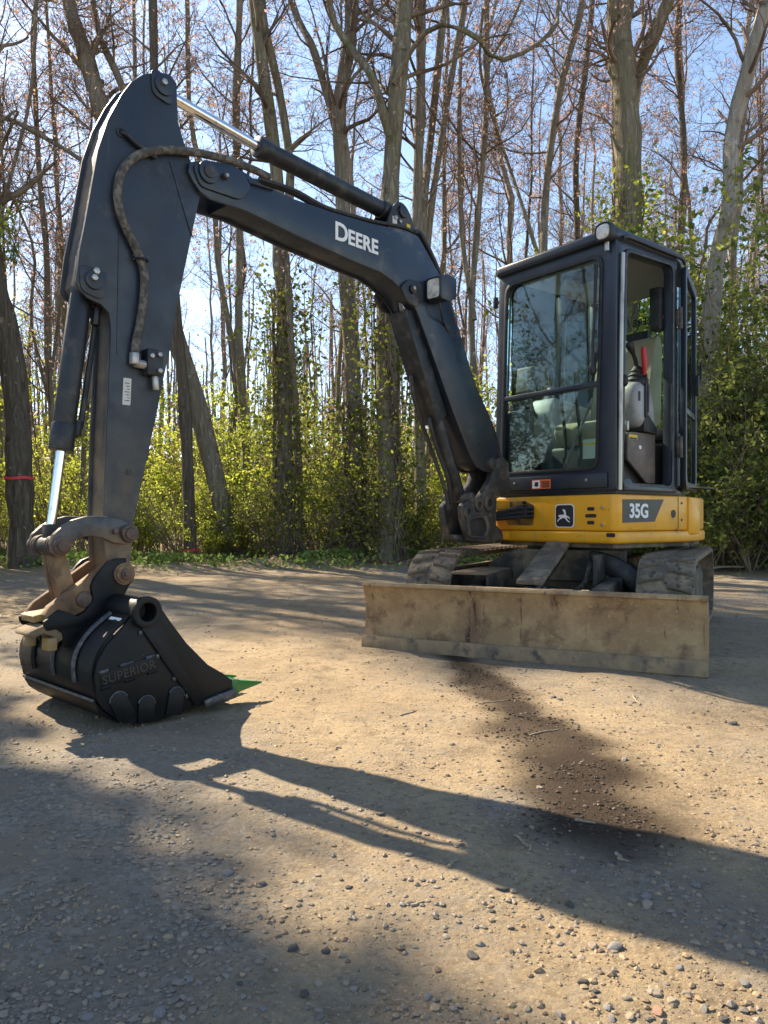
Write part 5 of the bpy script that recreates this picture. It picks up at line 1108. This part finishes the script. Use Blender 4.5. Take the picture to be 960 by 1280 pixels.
for i, (px, py, w, c) in enumerate(placed):
    X, Y = ground_hit(px, py); r = w / 940 * Y / 2 * .9
    key = (i % 8, c)
    if key not in mesh_by:
        me = ST[i % 8].copy(); me.materials.append(s_mats[c]); mesh_by[key] = me
    o = bpy.data.objects.new('stone', mesh_by[key]); C.objects.link(o); o.location = (X, Y, gz(X, Y) + r * .16); o.scale = (r, r, r * rnd.uniform(.75, 1.1)); o.rotation_euler = (rnd.uniform(-.2, .2), rnd.uniform(-.2, .2), rnd.uniform(0, 6.28))
    tag(o, ST_LAB[c], 'stone', ['grey stones', 'tan stones', 'dark stones', 'reddish stones'][c] + ' on the yard')
# loose gravel too small to pick apart
ico = bmesh.new(); bmesh.ops.create_icosphere(ico, subdivisions=1, radius=1); IV = np.array([v.co[:] for v in ico.verts]); IF = np.array([[v.index for v in f.verts] for f in ico.faces]); ico.free()
def gravel_obj(N, mat_, lab, smin, smax, seed, mode):
    r_ = np.random.default_rng(seed); X = []; Y = []
    while len(X) < N:
        y = .95 + 8 * r_.random() ** 2.2; x = r_.uniform(-.62, .62) * y
        g = gravel(x, y)
        if streak(x, y) > .35 and r_.random() < .9: continue
        cl = min(max(.5 + 1.6 * noise.noise((x * 4.5, y * 4.5, seed)), .04), 1)
        if r_.random() < cl * (.18 + .82 * g * g if mode else .45): X.append(x); Y.append(y)
    X, Y = np.array(X), np.array(Y); s = smin * (smax / smin) ** (r_.random(N) ** 3.0)
    Z = np.array([gz(x, y) for x, y in zip(X, Y)]) + s * .1
    V = IV[None] * (1 + r_.normal(size=(N, len(IV), 1)) * .16) * np.stack([r_.uniform(.8, 1.3, N), r_.uniform(.7, 1, N), r_.uniform(.4, .7, N)], 1)[:, None] * s[:, None, None]
    a = r_.uniform(0, 6.28, N); ca, sa = np.cos(a)[:, None], np.sin(a)[:, None]
    V = np.stack([V[..., 0] * ca - V[..., 1] * sa + X[:, None], V[..., 0] * sa + V[..., 1] * ca + Y[:, None], V[..., 2] + Z[:, None]], 2)
    F = (IF[None] + (np.arange(N) * len(IV))[:, None, None]).reshape(-1, 3)
    tag(link('gravel', quick_mesh('gravel', V.reshape(-1, 3), [F], False), mat_), lab, 'gravel', kind='stuff')
def gravel_mat(name, cols):
    m = leaf_mat(name, cols, 0); return m
gravel_obj(22000, gravel_mat('mixed_gravel', [(.12, .105, .088), (.22, .19, .155), (.18, .145, .11), (.27, .22, .165)]), 'fine mixed grey gravel strewn over the dirt yard', .0016, .0095, 3, 1)
gravel_obj(12000, gravel_mat('earth_crumbs', [(.22, .155, .09), (.33, .245, .15), (.12, .085, .06), (.27, .2, .125)]), 'small crumbs of dry earth over the dirt yard', .002, .009, 4, 0)
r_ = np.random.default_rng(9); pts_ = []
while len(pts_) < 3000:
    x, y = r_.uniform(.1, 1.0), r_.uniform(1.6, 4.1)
    if r_.random() < streak(x, y) ** 1.1 * min(max(.5 + 1.5 * noise.noise((x * 6, y * 6, 2)), .05), 1): pts_.append((x, y))
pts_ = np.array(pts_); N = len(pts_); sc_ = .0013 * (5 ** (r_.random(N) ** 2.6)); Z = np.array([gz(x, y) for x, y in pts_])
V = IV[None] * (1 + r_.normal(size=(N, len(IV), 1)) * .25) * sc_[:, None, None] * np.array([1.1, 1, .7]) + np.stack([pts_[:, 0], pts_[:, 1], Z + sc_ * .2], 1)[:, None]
tag(link('dark_clods', quick_mesh('dark_clods', V.reshape(-1, 3), [(IF[None] + (np.arange(N) * len(IV))[:, None, None]).reshape(-1, 3)], False), gravel_mat('dark_earth', [(.035, .024, .016), (.06, .042, .028), (.045, .03, .02), (.09, .064, .042)])), 'dark crumbs of soil in the stain below the blade', 'soil', kind='stuff')
# sticks
m_stick = pmat('dry_stick', (.30, .235, .165), .9, 0, [((.16, .12, .085), 40, .45, .65)])
for (x0, y0, x1, y1, th) in [(645,1045,662,1064,.004),(768,1068,785,1078,.004),(512,1133,528,1128,.003),(560,1085,570,1075,.004),(15,1120,38,1100,.003),(95,1115,110,1105,.003),(790,870,800,882,.004),(500,895,520,888,.003),(720,1026,742,1030,.004),(20,1170,50,1145,.003),(600,880,640,875,.003),(660,920,700,912,.003)]:
    a, b = ground_hit(x0, y0), ground_hit(x1, y1); pts = []
    for i in range(6):
        t = i / 5; X, Y = a[0] + (b[0] - a[0]) * t, a[1] + (b[1] - a[1]) * t; X += rnd.gauss(0, .004); pts.append(Vector((X, Y, gz(X, Y) + th * .6)))
    mb = MB(); mb.tube(smooth_path(pts, 10), [th * (1.1 - .06 * i) for i in range(10)], 6); o = mb.build('twig', m_stick); tag(o, 'short dry twig lying on the dirt yard', 'twig', 'twigs on the yard')
for (x0, y0, x1, y1) in [(870,698,945,680),(872,712,930,708)]:
    Y = 10.4; a, b = at(x0, y0, Y), at(x1, y1, Y + .6); pts = [a.lerp(b, i / 7) + Vector((0, 0, .04 * math.sin(i))) for i in range(8)]; pts[0].z = gz(pts[0].x, pts[0].y)
    pts[-1].z = gz(pts[-1].x, pts[-1].y) + .05; pts = [Vector((p.x, p.y, gz(p.x, p.y) + .02 + .06 * math.sin(i / 7 * 3.14))) for i, p in enumerate(pts)]
    mb = MB(); mb.tube(smooth_path(pts, 16), .014, 6); o = mb.build('fallen_branch', m_stick); tag(o, 'pale fallen branch lying under the evergreens', 'branch', 'fallen branches')
